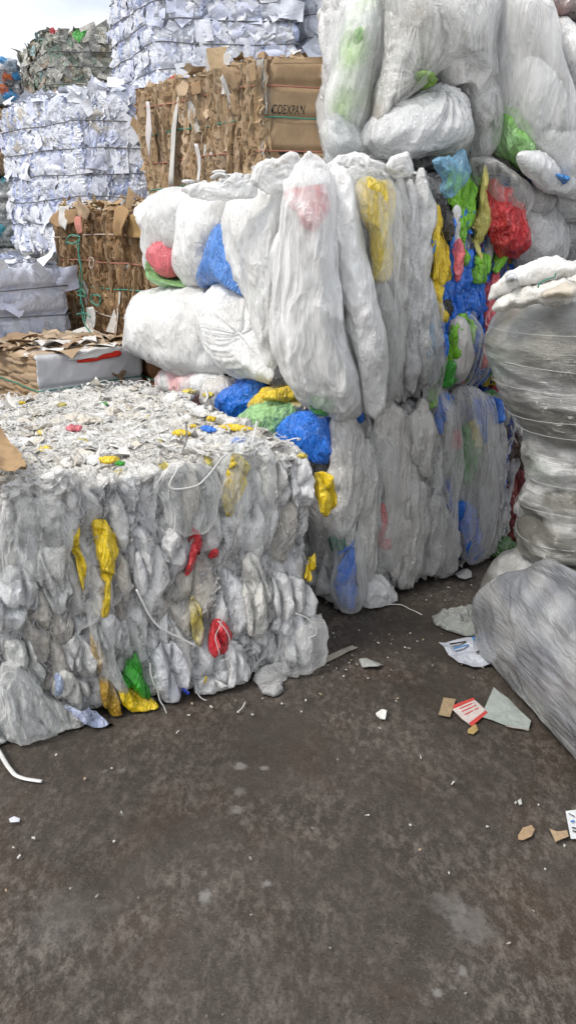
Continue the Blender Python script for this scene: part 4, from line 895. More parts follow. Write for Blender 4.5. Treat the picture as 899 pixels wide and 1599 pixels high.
# ================================================================== third tier on top
tu = np.array((.985, .17)); tv = np.array((-.30, .954)); tc0 = np.array((.46, 3.50))
T = Bale('film_bale', 'topmost bale of hanging clear and white bags, resting on the bale with multicoloured bags', tc0, tu, tv, 1.5, 1.15, 1.86, 2.72)
T.body(.0095, .12, film_disp((.10, .15, .34), .06, 51, (.76, .76, .75), (.88, .88, .88), accents=(((.56, .66, .42), .05),), fine=.02, big=.05, crumple=11), 'clear_film_bundle')
edges(T, 160, 'front', (.08, .35), (.006, .03), .0012, ((.86, .86, .86), (.8, .79, .78)), 'clear_film_bundle', 'film_edges', 95, lean=.3)
tf = front(T, .02); tl = left(T, .02); tcn = plane((tc0[0]+.02, tc0[1]-.02, 0), (.96, -.28))
for (poly, H, c, pl, m, nm, sd_, kn, c2) in (
    ([(534, 60), (550, -10), (600, -30), (612, 20), (596, 110), (572, 190), (545, 232), (518, 230), (510, 185), (524, 120)], .13, (.7, .72, .69), tcn, 'white_bag', 'film_bag', 1, None, lin(200, 225, 175)),
    ([(512, 180), (530, 160), (560, 200), (575, 235), (545, 246), (516, 240)], .12, (.72, .74, .75), tcn, 'clear_film_bundle', 'film_bundle', 2, None, None),
    ([(600, -25), (660, -30), (682, 50), (672, 120), (640, 150), (598, 190), (578, 200), (590, 100), (594, 30)], .16, (.68, .68, .66), tf, 'clear_film_bundle', 'film_bag', 3, (640, 130, .1, .02), (.6, .56, .5)),
    ([(658, -30), (765, -30), (768, 50), (762, 90), (730, 98), (690, 110), (672, 60)], .18, (.74, .74, .74), tf, 'white_bag', 'film_bag', 4, (700, 110, .1, .02), (.62, .61, .6)),
    ([(672, 90), (720, 75), (760, 90), (768, 150), (760, 200), (735, 185), (715, 140), (680, 140)], .12, (.62, .61, .6), tf, 'clear_film_bundle', 'film_bundle', 5, None, None),
    ([(563, 222), (572, 190), (600, 160), (640, 142), (690, 134), (722, 158), (734, 200), (722, 232), (680, 250), (620, 254), (582, 245)], .2, (.70, .71, .72), tf, 'clear_film_bundle', 'crumpled_clear_bag', 6, (688, 138, .14, .03), None),
    ([(800, 105), (828, 88), (868, 140), (888, 195), (850, 205), (812, 205), (792, 160)], .14, (.8, .8, .8), tf, 'white_bag', 'white_bag', 7, None, None),
    ([(820, 200), (855, 195), (888, 205), (900, 250), (890, 285), (862, 292), (830, 255)], .16, (.78, .79, .8), tf, 'white_bag', 'white_bag', 8, None, None),
    ([(848, 40), (872, 28), (905, 50), (925, 120), (915, 205), (895, 215), (872, 140), (850, 90)], .15, (.8, .8, .8), tf, 'white_bag', 'white_bag', 9, None, (.7, .7, .7)),
    ([(890, 200), (930, 180), (960, 230), (940, 300), (905, 290)], .14, (.66, .66, .65), tf, 'white_bag', 'white_bag', 10, None, None),
    ([(840, -30), (905, -30), (910, 30), (880, 28), (850, 30)], .13, (.62, .58, .57), tf, 'coloured_bag', 'film_bag', 11, None, lin(150, 60, 45)),
    ([(766, 172), (790, 165), (815, 200), (832, 262), (826, 272), (796, 256), (772, 225)], .13, lin(120, 190, 70), tf, 'coloured_bag', 'green_bag', 12, None, LGRN),
    ([(826, 268), (855, 272), (872, 282), (862, 292), (838, 286)], .17, lin(40, 140, 225), tf, 'coloured_bag', 'blue_bag', 13, None, None),
    ([(624, 118), (650, 118), (668, 132), (655, 142), (632, 134)], .19, lin(140, 190, 60), tf, 'coloured_bag', 'green_bag', 14, None, None),
    ([(560, 60), (575, 45), (585, 70), (572, 92), (560, 84)], .145, lin(150, 215, 90), tcn, 'coloured_bag', 'green_bag', 15, None, LGRN)):
    bag(T.t, pl, poly, H, tuple(min(.88, x*1.14) for x in c) if m != 'coloured_bag' else c, m, name=nm, amp=.028, f=9, stretch=.4, seed=sd_, Hb=.1, knot=kn, color2=c2, res=.0075)
for (poly, H, pl, m, sd_) in (
    ([(764, -30), (838, -30), (852, 60), (876, 140), (898, 220), (890, 285), (862, 298), (800, 250), (768, 190), (762, 80)], .2, tf, 'milky_film', 21),
    ([(528, 60), (548, -20), (610, -30), (612, 60), (590, 150), (560, 238), (520, 236), (506, 190), (520, 120)], .17, tcn, 'sheer_film', 22),
    ([(600, -30), (765, -30), (770, 60), (764, 130), (700, 110), (640, 150), (590, 180), (592, 60)], .22, tf, 'sheer_film', 23),
    ([(720, 140), (768, 120), (772, 205), (752, 250), (735, 240)], .13, tf, 'sheer_film', 24),
    ([(505, 205), (525, 170), (560, 200), (580, 245), (550, 262), (515, 245)], .15, tcn, 'sheer_film', 25)):
    bag(T.t, pl, poly, H, WHT, m, name='clear_film', amp=.018, f=8, stretch=.14, seed=sd_, Hb=.03, fold=.15, res=.008)

# ================================================================== stretch-wrapped stack on the right
wo = np.array((1.02, 1.72)); wu = np.array((.98, .16)); wv = np.array((-.20, .98))
Wp = Bale('wrapped_stack', 'tall dirty stack of crushed waste bound in stretch film at the right edge', wo, wu, wv, 1.1, 1.08, 0, .50, cat='wrapped stack')
def wrap_disp(P, n, B):
    z = P[:, 2]
    if B.z0 < .1: prof = np.interp(z+.02*noise(P*1.7+4, 3), [0, .05, .19, .33, .42, .50], [.02, .085, .125, .115, .085, .03])-.03
    else:
        z = z+B.z0
        prof = np.interp(z+.03*noise(P*1.7+4, 3), [.40, .47, .53, .57, .63, .69, .76, .83, .92, .967, 1.05, 1.14, 1.18, 1.26, 1.34, 1.4, 1.46], [.02, .0, .03, .02, -.01, .01, -.01, .02, .02, .06, .11, .165, .185, .195, .195, .18, .15])-.01
    prof = prof*np.clip(1-n[:, 2], 0, 1)**.7
    w_ = vnoise(P*3, 5)*.04
    F1, F2, ID, V = voronoi((P+w_)/np.array((.24, .24, .13))+2.2, 4)
    k_ = .22 if B.z0 < .1 else 1.
    D = prof+.014*k_*(1-np.exp(-(F2-F1)/.35))-.01
    # tight bands of film: fine ribs, running round and slightly climbing
    q = np.stack([P[:, 0]*1.1, P[:, 1]*1.1, (z+.05*P[:, 1])*30], 1)
    tight = np.clip(noise(P*2.2+9, 8)*2+.6, .25, 1)
    D += (.005*ridges(q*np.array((1, 1, 1.0)), 3, 6)+.003*ridges(q*np.array((1.5, 1.5, 2.6)), 1, 16))*tight+k_*(.022*noise(P*np.array((5, 5, 7)), 2)+.012*noise(P*13, 12))
    D += k_*.016*(ridges(P*np.array((5, 5, 12))+vnoise(P*6, 31)*.5, 3, 9)-.5)
    g = np.clip(noise(P*np.array((4, 4, 7))+3, 21)*2.6+.35, 0, 1)[:, None]; g2 = np.clip(noise(P*np.array((4, 4, 13))+13, 22)*3-.1, 0, 1)[:, None]; g3 = np.clip(noise(P*6+33, 23)*3-1.1, 0, 1)[:, None]
    c = np.array((.60, .60, .59))*(1-g)+np.array((.27, .27, .24))*g; g4 = np.clip(noise(P*np.array((11, 11, 26))+8, 25)*2.4, 0, 1)[:, None]; c = c*(1-.45*g4); c = c*(1-g2*.85)+np.array((.11, .105, .08))*g2*.85; c = c*(1-g3*.35)+np.array((.16, .3, .2))*g3*.35
    return D, c
Wp.body(.0065, .13, wrap_disp, 'wrapped_film', name='wrapped_foot')
import copy
W2 = copy.copy(Wp); W2.o = np.array((.80, 2.52, 0.)); W2.u = np.array((.944, -.33, 0.)); W2.v = np.array((.33, .944, 0.)); W2.a, W2.b, W2.z0, W2.z1 = 1.15, .8, .42, 1.43; W2.h = W2.z1-W2.z0
W2.body(.0058, .17, wrap_disp, 'wrapped_film', name='wrapped_body')
wl = left(Wp, .0)
bag(Wp.t, wl, [(905, 900), (860, 880), (822, 888), (790, 915), (772, 955), (765, 1000), (778, 1055), (815, 1100), (860, 1140), (905, 1185), (960, 1230), (960, 950)], .02, (.24, .25, .275), 'pleated_film', name='lower_film', amp=.006, f=7, stretch=2.2, seed=3, Hb=.03, knot=(822, 885, .5, .0), fold=.1, prof=.2, color2=(.42, .43, .44), hug=(Wp, 'left'))
for k, z in enumerate(np.linspace(.14, .93, 9)): W2.ring(z+.03*math.sin(k*7.), .0008, 'film_rope', wob=.02, seed=k*3+40, name='film_rope', out=-.001)
# loose cover on top with folds
def cover():
    n = 150; o3 = W2
    a, b = np.meshgrid(np.linspace(0, 1, n), np.linspace(0, 1, n), indexing='ij'); a = a.ravel(); b = b.ravel()
    e = np.minimum(np.minimum(a, 1-a)*o3.a, np.minimum(b, 1-b)*o3.b)
    P = np.stack([a*o3.a, b*o3.b, np.zeros(n*n)], 1)
    P[:, 2] = o3.h-.06+.12*(1-np.exp(-e/.06))+(.05*(ridges(P*5.5+1, 3, 3)-.3)+.03*noise(P*3.3, 4)+.012*ridges(P*17, 2, 5))*np.clip(e/.08, .1, 1)
    P[:, :2] += vnoise(P*6, 6)[:, :2]*.02
    I = np.arange(n*n).reshape(n, n); q = np.stack([I[:-1, :-1], I[1:, :-1], I[1:, 1:], I[:-1, 1:]], -1).reshape(-1, 4)
    g = np.clip(noise(P*7+5, 9)*2-.2, 0, 1)[:, None]
    link_mesh('loose_cover', o3.W(P), q, 'white_bag', o3.t, np.array((.78, .77, .74))*(1-g*.7)+np.array((.58, .52, .44))*g*.7)
cover()
wt = plane((.74, 2.40, 0), (.944, -.33))
strip(Wp.t, wt, [(762, 468), (785, 448), (815, 434), (850, 424), (905, 418)], [8, 14, 17, 19, 18], (.80, .79, .76), m='white_bag', name='cover_fold', H=.05, amp=.024, f=11, stretch=1.5, seed=4)
strip(Wp.t, wt, [(768, 484), (800, 466), (850, 458), (905, 452)], [9, 15, 18, 18], (.76, .74, .69), m='white_bag', name='cover_fold', H=.07, amp=.024, f=10, stretch=1.5, seed=5)
strip(Wp.t, wt, [(840, 462), (870, 452), (905, 455)], [8, 12, 12], (.6, .54, .45), m='crushed_scrap', name='brown_film', H=.12, amp=.014, f=18, seed=6)
strip(Wp.t, wt, [(790, 440), (800, 430), (812, 438)], [5, 7, 4], (.75, .78, .84), m='clear_film_bundle', name='film_tuft', H=.09, seed=7)
P = np.array([hit(wt, *q) for q in ((841, 446), (845, 438), (858, 432), (866, 430), (868, 424))]); C = spline(P, 24); X = wt[0]+C[:, :1]*wt[1]+.10*wt[2]; X[:, 2] = C[:, 1]
tube('tie_strap', X, .004, 'string_green', Wp.t, flat=.6)
# ================================================================== background bales
def wires(B, zs, m, r=.004, seed=0, name='tie_wire', wob=.012):
    for k, z in enumerate(zs): B.ring(z, r, out=.02 if m == 'wire' else .014, m= m if isinstance(m, str) else m[k % len(m)], seed=seed+k, name=name, wob=wob)
PW = ((.74, .78, .88), (.82, .84, .92), (.66, .70, .86), (.78, .8, .86))
# --- white paper
Bs = [.225, .405, .57, .74, .92]
B = Bale('paper_bale', 'white shredded paper bale between the grey mixed bale and the brown cardboard bales', (-1.53, 6.2), (.995, .05), (-.72, .69), 1.15, 1.15, 1.45, 2.56)
B.body(.012, .06, paper_disp(3, Bs, .035, .12), 'paper'); wires(B, Bs, 'wire', .0045, 3)
BW = ((.62, .68, .88), (.80, .83, .92), (.5, .56, .80), (.86, .88, .93))
edges(B, 420, 'front', (.05, .22), (.004, .018), .0022, BW, 'sheet_paper', 'paper_edges', 51, lean=.25); edges(B, 260, 'left', (.05, .22), (.004, .018), .0022, BW, 'sheet_paper', 'paper_edges', 52, lean=.25)
scraps(B, 120, 'front', (.04, .15), PW, 'sheet_paper', 'loose_sheets', 5, .14, .01, .25); scraps(B, 70, 'left', (.04, .14), PW, 'sheet_paper', 'loose_sheets', 6, .14, .01, .25)
scraps(B, 260, 'top', (.04, .12), PW, 'sheet_paper', 'loose_sheets', 8, .4, .04, .5)
Cs = [.2, .42, .6]
C_ = Bale('paper_bale', 'white paper bale with dark wires behind the low cardboard bale', (-2.34, 4.21), (.7, .71), (-.71, .7), 1.33, 1.0, .62, 1.42)
C_.body(.013, .06, paper_disp(13, [.32, .50, .66], .02, .2, tone=(.66, .69, .8), tone2=(.74, .77, .86)), 'paper'); wires(C_, [.32, .50, .66], 'wire', .0045, 13)
scraps(C_, 50, 'front', (.06, .16), PW, 'sheet_paper', 'loose_sheets', 15, .08, .005, .15)
scraps(C_, 240, 'top', (.03, .09), PW, 'sheet_paper', 'loose_sheets', 16, .35, .03, .5)
C0 = Bale('paper_bale', 'white paper bale hidden at the foot of the paper column on the left', (-2.34, 4.21), (.7, .71), (-.71, .7), 1.33, 1.0, 0, .61)
C0.body(.025, .06, paper_disp(14, [.3], .02, .2), 'paper')
As = [.14, .40, .62, .84]
A = Bale('paper_bale', 'biggest white paper bale, high above the cardboard bale with lettering', (-.98, 6.55), (.999, .02), (-.49, .87), 1.08, 1.1, 2.58, 3.6)
A.body(.014, .06, paper_disp(23, [.19, .35, .49, .64, .8], .025, .2), 'paper'); wires(A, [.19, .35, .49, .64, .8], 'wire', .005, 23, wob=.02)
edges(A, 160, 'front', (.05, .2), (.004, .014), .0022, BW, 'sheet_paper', 'paper_edges', 53, lean=.4); edges(A, 160, 'left', (.05, .2), (.004, .014), .0022, BW, 'sheet_paper', 'paper_edges', 54, lean=.4)
scraps(A, 150, 'front', (.05, .14), PW, 'sheet_paper', 'loose_sheets', 25, .05, .006, .15); scraps(A, 70, 'left', (.04, .12), PW, 'sheet_paper', 'loose_sheets', 26, .1, .01, .2)
A2 = Bale('paper_bale', 'white paper bale right of the biggest one, partly behind the hanging bags', (.13, 6.7), (.999, .02), (-.2, .98), 1.2, 1.1, 2.58, 3.6)
A2.body(.016, .06, paper_disp(33, [.27, .42, .57, .72, .87], .025, .16), 'paper'); wires(A2, [.27, .42, .57, .72, .87], 'wire', .005, 33)
scraps(A2, 110, 'front', (.05, .14), PW, 'sheet_paper', 'loose_sheets', 35, .08, .008, .2)
for i, (x, z0, z1) in enumerate(((-.35, 1.29, 2.575), (-.35, 0, 1.285), (.9, 1.29, 2.575), (.9, 0, 1.285))):
    q = Bale('paper_bale', 'white paper bale stacked unseen under the topmost white ones', (x, 6.78), (.999, .02), (-.1, .99), 1.2, 1.0, z0, z1, group='paper bales under the topmost ones')
    q.body(.035, .06, paper_disp(60+i, [.4, .8], .025, .16), 'paper')
# --- mixed bottles and foil, far left
TN = (((.30, .42, .33), .14), ((.50, .25, .2), .03), ((.62, .63, .6), .18), ((.35, .31, .22), .14), ((.05, .35, .15), .012))
Dx = Bale('mixed_plastic_bale', 'grey-green bale of crushed bottles and foil against the sky on the left', (-2.22, 8.2), (.99, .14), (-.50, .86), 1.3, 1.2, 2.52, 3.38)
Dx.body(.018, .07, film_disp((.09, .09, .09), .045, 71, (.34, .34, .28), (.50, .50, .44), accents=TN, fine=.02, big=.03, crumple=10), 'clear_film_far')
wires(Dx, [.4, .55, .68], 'wire', .005, 71)
scraps(Dx, 160, 'front', (.05, .13), ((.55, .55, .5), (.4, .41, .33), (.62, .6, .55), (.35, .45, .36)), 'clear_film_far', 'crushed_foil', 72, .25, .01, .8); scraps(Dx, 130, 'left', (.05, .13), ((.55, .55, .5), (.4, .41, .33), (.5, .4, .3), (.35, .5, .5)), 'clear_film_far', 'crushed_foil', 73, .25, .01, .8)
scraps(Dx, 160, 'top', (.04, .09), ((.55, .55, .5), (.4, .41, .33), (.3, .4, .3)), 'clear_film_far', 'crushed_foil', 74, .2, .02, .5)
flap(Dx.t, front(Dx, .04), [(112, 54), (122, 46), (127, 52), (137, 48), (134, 58), (124, 70), (118, 62)], GRN, name='green_scrap', m='coloured_bag', seed=3, wav=.03)
flap(Dx.t, front(Dx, .04), [(78, 46), (84, 44), (88, 50), (86, 54), (79, 54)], RED, name='red_scrap', m='coloured_bag', seed=4, wav=.02)
D0 = Bale('mixed_plastic_bale', 'grey-green bale of crushed plastic under the one against the sky', (-2.20, 8.25), (.99, .14), (-.50, .86), 1.25, 1.15, 1.27, 2.515)
D0.body(.035, .07, film_disp((.11, .11, .11), .045, 75, (.34, .34, .28), (.50, .50, .44), accents=TN), 'clear_film_far')
D00 = Bale('mixed_plastic_bale', 'grey-green plastic bale at the foot of its column on the left', (-2.20, 8.25), (.99, .14), (-.50, .86), 1.25, 1.15, 0, 1.265)
D00.body(.04, .07, film_disp((.11, .11, .11), .045, 76, (.34, .34, .28), (.50, .50, .44), accents=TN), 'clear_film_far')
# column at the left edge: blue film, pale, card, blue film
EC = (((lin(40, 140, 200)), .22), ((lin(225, 110, 40)), .12), ((.7, .7, .72), .2), ((.08, .08, .09), .1))
eo = np.array((-3.38, 7.4))
for (z0, z1, lab, tone, tone2, acc, sd_) in ((2.68, 3.07, 'blue, orange and white plastic bale topping the far left column', (.35, .45, .55), (.6, .6, .6), EC, 81), (2.10, 2.675, 'slim orange-brown card bale at the far left edge', (.42, .27, .14), (.5, .36, .22), (((.7, .7, .7), .1), ((.08, .06, .05), .1)), 82),
        (1.48, 2.095, 'slim pale plastic bale with blue bits at the far left edge', (.5, .55, .56), (.66, .66, .62), (((.05, .35, .45), .25), ((.1, .08, .07), .1)), 83), (0, 1.475, 'bottom bale of white plastic in the column at the far left edge', (.6, .6, .6), (.7, .7, .7), (((.3, .3, .35), .1),), 84)):
    q = Bale('mixed_plastic_bale', lab, eo, (.93, .37), (-.3, .95), 1.06, 1.0, z0, z1)
    q.body(.02, .06, film_disp((.07, .07, .08), .04, sd_, tone, tone2, accents=acc, fine=.02), 'clear_film_far'); wires(q, [q.h*.35, q.h*.7], 'wire', .004, sd_)
# --- cardboard
CW = ((.40, .28, .17), (.46, .34, .21), (.34, .23, .13), (.5, .38, .26), (.62, .6, .57))
fo = np.array((-.145, 4.42)); fu = np.array((.985, .17)); fv = np.array((-.655, .755))
Fb = Bale('cardboard_bale', 'brown cardboard bale with printed capital letters, third tier, left of the hanging clear bags', fo, fu, fv, 1.0, 1.20, 1.835, 2.44)
fz = [.03, .17, .33, .48]
def fflat(P, n):
    return (np.clip((-n[:, 1]-.55)/.25, 0, 1)*np.clip((P[:, 0]-.05+.03*noise(P*9, 4))/.02, 0, 1))
Fb.body(.008, .06, card_disp(5, fz, .05, (.026, .026, .42), white=.06, bulge=.018, flat=fflat), 'cardboard')
wires(Fb, fz, ('string_green', 'string_red', 'string_green', 'string_red'), .0042, 5, 'tie_string')
edges(Fb, 560, 'left', (.08, .45), (.004, .026), .0024, CW[:4], 'sheet_paper', 'cardboard_edges', 61); edges(Fb, 12, 'front', (.1, .5), (.004, .02), .0024, CW, 'sheet_paper', 'cardboard_edges', 62, srange=(-.01, .03))
scraps(Fb, 30, 'left', (.04, .09), CW, 'sheet_paper', 'torn_flap', 8, .12, .006, .3, aspect=(2, 4)); scraps(Fb, 90, 'top', (.03, .09), CW, 'sheet_paper', 'torn_flap', 9, .35, .02, .6)
fl = left(Fb, .02); ff = front(Fb, .012)
CAR = (.42, .30, .19)
for i, (poly, c, pl, H) in enumerate((([(284, 138), (290, 126), (298, 134), (298, 150), (288, 152)], (.48, .36, .24), fl, .015), ([(358, 112), (362, 100), (374, 112), (378, 140), (366, 142)], (.42, .3, .19), fl, .02), ([(392, 104), (408, 98), (408, 125), (398, 132)], (.4, .28, .17), fl, .02),
        ([(304, 132), (316, 126), (318, 146), (308, 150)], (.36, .24, .14), fl, .015), ([(269, 155), (272, 145), (276, 155), (279, 290), (270, 292)], (.6, .59, .57), fl, .0), ([(354, 125), (358, 116), (360, 150), (356, 165)], (.62, .61, .6), fl, .01), ([(312, 225), (317, 225), (318, 285), (312, 285)], (.7, .69, .68), fl, .02),
        ([(236, 160), (245, 160), (250, 205), (242, 250), (238, 215)], (.66, .62, .62), fl, .03), ([(424, 92), (470, 96), (475, 92), (530, 88), (528, 100), (424, 104)], (.40, .28, .17), ff, .03), ([(498, 110), (524, 100), (528, 128), (510, 128), (494, 124)], (.48, .36, .24), ff, .045))):
    flap(Fb.t, pl, poly, c, lift=H+.012, seed=i+2, tilt=(.1*((i*7)%5-2), .12*((i*3)%4-1)))
def text_mesh(txt, size, m, org, e, n, name, parent, ext=.0008, sx=1.):
    cu = bpy.data.curves.new('t', 'FONT'); cu.body = txt; cu.size = size; cu.extrude = ext; cu.space_character = 1.08
    to = bpy.data.objects.new('t', cu); COL.objects.link(to); bpy.context.view_layer.update()
    me = bpy.data.meshes.new_from_object(to); bpy.data.objects.remove(to)
    V = np.array([v.co[:] for v in me.vertices]); F = [tuple(p.vertices) for p in me.polygons]
    X = np.array(org)+V[:, :1]*sx*np.array(e)+V[:, 2:]*np.array(n); X[:, 2] += V[:, 1]
    return X, F
def on_front(B, px, py, out):
    pl = front(B, out); s_, z = hit(pl, px, py); X = pl[0]+s_*pl[1]; X[2] = z; return X, pl
X0, pl = on_front(Fb, 431, 176, .03)
Xe, _ = on_front(Fb, 484, 176, .03); wid = np.linalg.norm(Xe-X0)
V, F = text_mesh('COEXPAN', .06, 'ink', X0, pl[1], pl[2], 'printed_letters', Fb.t)
w0 = ((V-X0)@pl[1]).max(); V = V+((V-X0)@pl[1])[:, None]*(wid/w0-1)*pl[1]
def press(B, V, out=.0016):
    """sit print on the relief of the front face"""
    rel = V-B.o; z = V[:, 2]-B.z0; M = np.array([[B.u[0], B.v[0]], [B.u[1], B.v[1]]]); ab = np.linalg.solve(M, rel[:, :2].T).T
    P = np.stack([ab[:, 0], np.zeros(len(V)), z], 1); N = np.zeros_like(P); N[:, 1] = -1
    D, _ = B.disp(P, N, B); P[:, 1] = -D-out-(V@np.array((0, 0, 0)))
    return B.W(P)
V = press(Fb, V); link_mesh('printed_letters', V, F, 'ink', Fb.t, smooth=False)
def print_rect(B, px, m, name, holes=None):
    # subdivided quad lying on the face
    pl = front(B, .0); Q = []
    for q in px:
        s_, z = hit(pl, *q); X = pl[0]+s_*pl[1]; X[2] = z; Q.append(X)
    Q = np.array(Q); n = 7; a, b = np.meshgrid(np.linspace(0, 1, n), np.linspace(0, 1, n), indexing='ij'); a = a[..., None]; b = b[..., None]
    P = ((1-a)*(1-b)*Q[0]+a*(1-b)*Q[1]+a*b*Q[2]+(1-a)*b*Q[3]).reshape(-1, 3)
    I = np.arange(n*n).reshape(n, n); q = np.stack([I[:-1, :-1], I[1:, :-1], I[1:, 1:], I[:-1, 1:]], -1).reshape(-1, 4)
    return press(B, P, .0018 if m == 'ink' else .0036), q
V, q = print_rect(Fb, [(463, 234), (479, 234), (479, 262), (463, 262)], 'ink', 'printed_symbol'); PS = link_mesh('printed_symbol', V, q, 'ink', Fb.t)
V, q = print_rect(Fb, [(440, 235), (458, 235), (458, 242), (440, 242)], 'ink', 'printed_symbol'); link_mesh('printed_symbol', V, q, 'ink', Fb.t)
V, q = print_rect(Fb, [(501, 169), (511, 169), (511, 181), (501, 181)], 'ink', 'printed_symbol'); link_mesh('printed_symbol', V, q, 'ink', Fb.t)
MATS['card_plain'] = MATS['flat_cardboard']
for x in (468, 474):
    V, q = print_rect(Fb, [(x-.8, 243), (x+.8, 243), (x+.8, 258), (x-.8, 258)], 'card', 'printed_arrow'); link_mesh('printed_arrow', V, q, 'flat_cardboard', {'e': PS, '_o': Fb.t['_o']}, np.tile(np.array((.42, .3, .185)), (len(V), 1)))
    V, q = print_rect(Fb, [(x-2.4, 244), (x, 238), (x, 238.2), (x+2.4, 244)], 'card', 'printed_arrow'); link_mesh('printed_arrow', V, q, 'flat_cardboard', {'e': PS, '_o': Fb.t['_o']}, np.tile(np.array((.42, .3, .185)), (len(V), 1)))

go = np.array((-.74, 4.36)); gv = np.array((-.56, .83)); gu = np.array((.83, .56))
G_ = Bale('cardboard_bale', 'dark brown cardboard bale with knotted green twine, second tier beside the white bags', go, gu, gv, .75, 1.55, .93, 1.74)
gz = [.2, .35, .5, .657]
G_.body(.0085, .06, card_disp(15, gz, .055, (.03, .03, .34), tone=(.22, .13, .065), tone2=(.38, .25, .14), white=.035), 'cardboard')
wires(G_, gz, ('string_pale', 'string_green', 'string_red', 'string_pale'), .0042, 15, 'tie_string')
edges(G_, 620, 'left', (.08, .4), (.004, .03), .0024, ((.3, .19, .1), (.38, .25, .14), (.22, .135, .07), (.45, .32, .2)), 'sheet_paper', 'cardboard_edges', 63)
scraps(G_, 30, 'left', (.04, .10), ((.3, .19, .1), (.38, .26, .15), (.24, .15, .08), (.6, .58, .55)), 'sheet_paper', 'torn_flap', 18, .12, .006, .3, aspect=(1.5, 3.5))
scraps(G_, 520, 'top', (.025, .06), ((.42, .28, .15), (.5, .36, .2), (.33, .21, .11), (.6, .5, .36)), 'sheet_paper', 'shredded_card', 19, .3, .05, .8, aspect=(.4, 1.2))
gl = left(G_, .03)
for i, (poly, c, H) in enumerate((([(90, 345), (96, 330), (118, 326), (120, 345), (108, 356), (98, 354)], (.34, .22, .12), .03), ([(128, 322), (132, 308), (146, 320), (152, 330), (146, 344), (134, 338)], (.40, .29, .19), .05), ([(182, 328), (205, 320), (222, 330), (220, 370), (188, 368)], (.38, .24, .12), .06),
        ([(214, 340), (234, 330), (242, 372), (214, 370)], (.42, .28, .13), .06), ([(130, 340), (138, 335), (142, 362), (132, 366)], (.6, .25, .2), .055), ([(104, 322), (112, 322), (113, 360), (106, 352)], (.62, .6, .57), .05), ([(145, 480), (152, 478), (156, 505), (148, 520), (143, 505)], (.66, .65, .64), .045))):
    flap(G_.t, gl, poly, c, lift=H-.005, seed=i+2, tilt=(.08*((i*7)%5-2), -.1 if i < 4 else .05), wav=.02)
GTIE = [c for c in G_.t['e'].children if c.name.startswith('tie_string')][0]
def gtw(px, r=.004, m='string_green', lift=.07, name='twine_knot', s_=1):
    P = np.array([hit(gl, *q) for q in px]); C = spline(P, 26); X = gl[0]+C[:, :1]*gl[1]+lift*gl[2]; X[:, 2] = C[:, 1]; X += .006*vnoise(X*25+s_, s_); tube(name, X, r, m, {'e': GTIE, '_o': G_.t['_o']})
gtw([(142, 372), (140, 400), (146, 430), (143, 470), (148, 500), (160, 520), (180, 524)], .0045); gtw([(137, 378), (143, 410), (141, 445), (147, 480), (152, 505)], .004, s_=3)
gtw([(120, 382), (126, 368), (142, 370), (134, 380), (120, 378)], .005, s_=4); gtw([(136, 455), (146, 452), (150, 462), (138, 460)], .005, s_=5); gtw([(160, 458), (160, 470), (172, 476), (174, 462), (164, 460)], .005, s_=6); gtw([(136, 490), (150, 488), (158, 495)], .005, s_=7)
gtw([(158, 405), (160, 418), (165, 412), (163, 402), (156, 404)], .003, 'string_pale', s_=8); gtw([(150, 500), (165, 515), (190, 524)], .004, 'string_pale', s_=9)
I_ = Bale('cardboard_bale', 'dark red-brown cardboard bale glimpsed below the overhanging white bag', (-.74, 4.42), gu, gv, .75, 1.3, 0, .925)
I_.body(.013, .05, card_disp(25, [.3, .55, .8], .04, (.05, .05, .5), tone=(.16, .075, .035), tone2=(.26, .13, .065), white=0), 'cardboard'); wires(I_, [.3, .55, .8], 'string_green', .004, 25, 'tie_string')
# flat bale with white printed side
ho = np.array((-1.333, 4.06)); hu = np.array((.72, .69)); hv = np.array((-.62, .78))
H_ = Bale('cardboard_bale', 'low cardboard bale with layered top and a white side panel, behind the near film bale', ho, hu, hv, .68, .72, .0, 1.0)
def hflat(P, n): return np.clip((-n[:, 1]-.5)/.2, 0, 1)
def h_disp(P, n, B):
    f = card_disp(35, [], .02, (.3, .3, .035), tone=(.36, .24, .14), tone2=(.5, .38, .26), white=.0)
    D, c = f(P, n, B)
    up = np.clip((n[:, 2]-.5)/.3, 0, 1)
    F1, F2, ID, V = voronoi((P+vnoise(P*6, 4)*.02)/np.array((.35, .045, .2))+1.7, 36)
    D2 = .03*(rnd(ID, 2)-.5)+.02*V[:, 1]*(rnd(ID, 3)-.3)-.015*np.exp(-(F2-F1)/.08)+.012*noise(P*9, 3)
    c2 = np.array((.36, .25, .16))*(1-rnd(ID, 1))[:, None]+np.array((.56, .45, .34))*rnd(ID, 1)[:, None]
    mk = rnd(ID, 9) < .12; c2[mk] = (.72, .71, .69); mk = rnd(ID, 8) < .05; c2[mk] = (.5, .09, .06)
    D = D*(1-up)+D2*up; c = c*(1-up[:, None])+c2*up[:, None]
    g = np.clip((-n[:, 1]-.45)/.1, 0, 1)*(P[:, 0] > .01+.012*noise(P*9, 6))
    D = D*(1-g)+(.012*noise(P*4, 9)+.005*noise(P*13, 4)+.003*ridges(P*9, 2, 3))*g; c = c*(1-g[:, None])+np.array((.72, .72, .74))*g[:, None]
    D -= .012*np.exp(-((P[:, 2]-.815)/.015)**2)
    return D, c
H_.body(.007, .035, h_disp, 'flat_cardboard')
H_.ring(.815, .004, out=.006, m= 'string_green', name='tie_string', wob=.01, seed=3)
hf = front(H_, .006)
bag(H_.t, hf, [(122, 560), (140, 553), (175, 547), (186, 551), (180, 556), (150, 563), (120, 567)], .012, lin(225, 60, 45), 'flat_cardboard', name='torn_red_print', amp=.002, Hb=.002, prof=.2, seed=2)
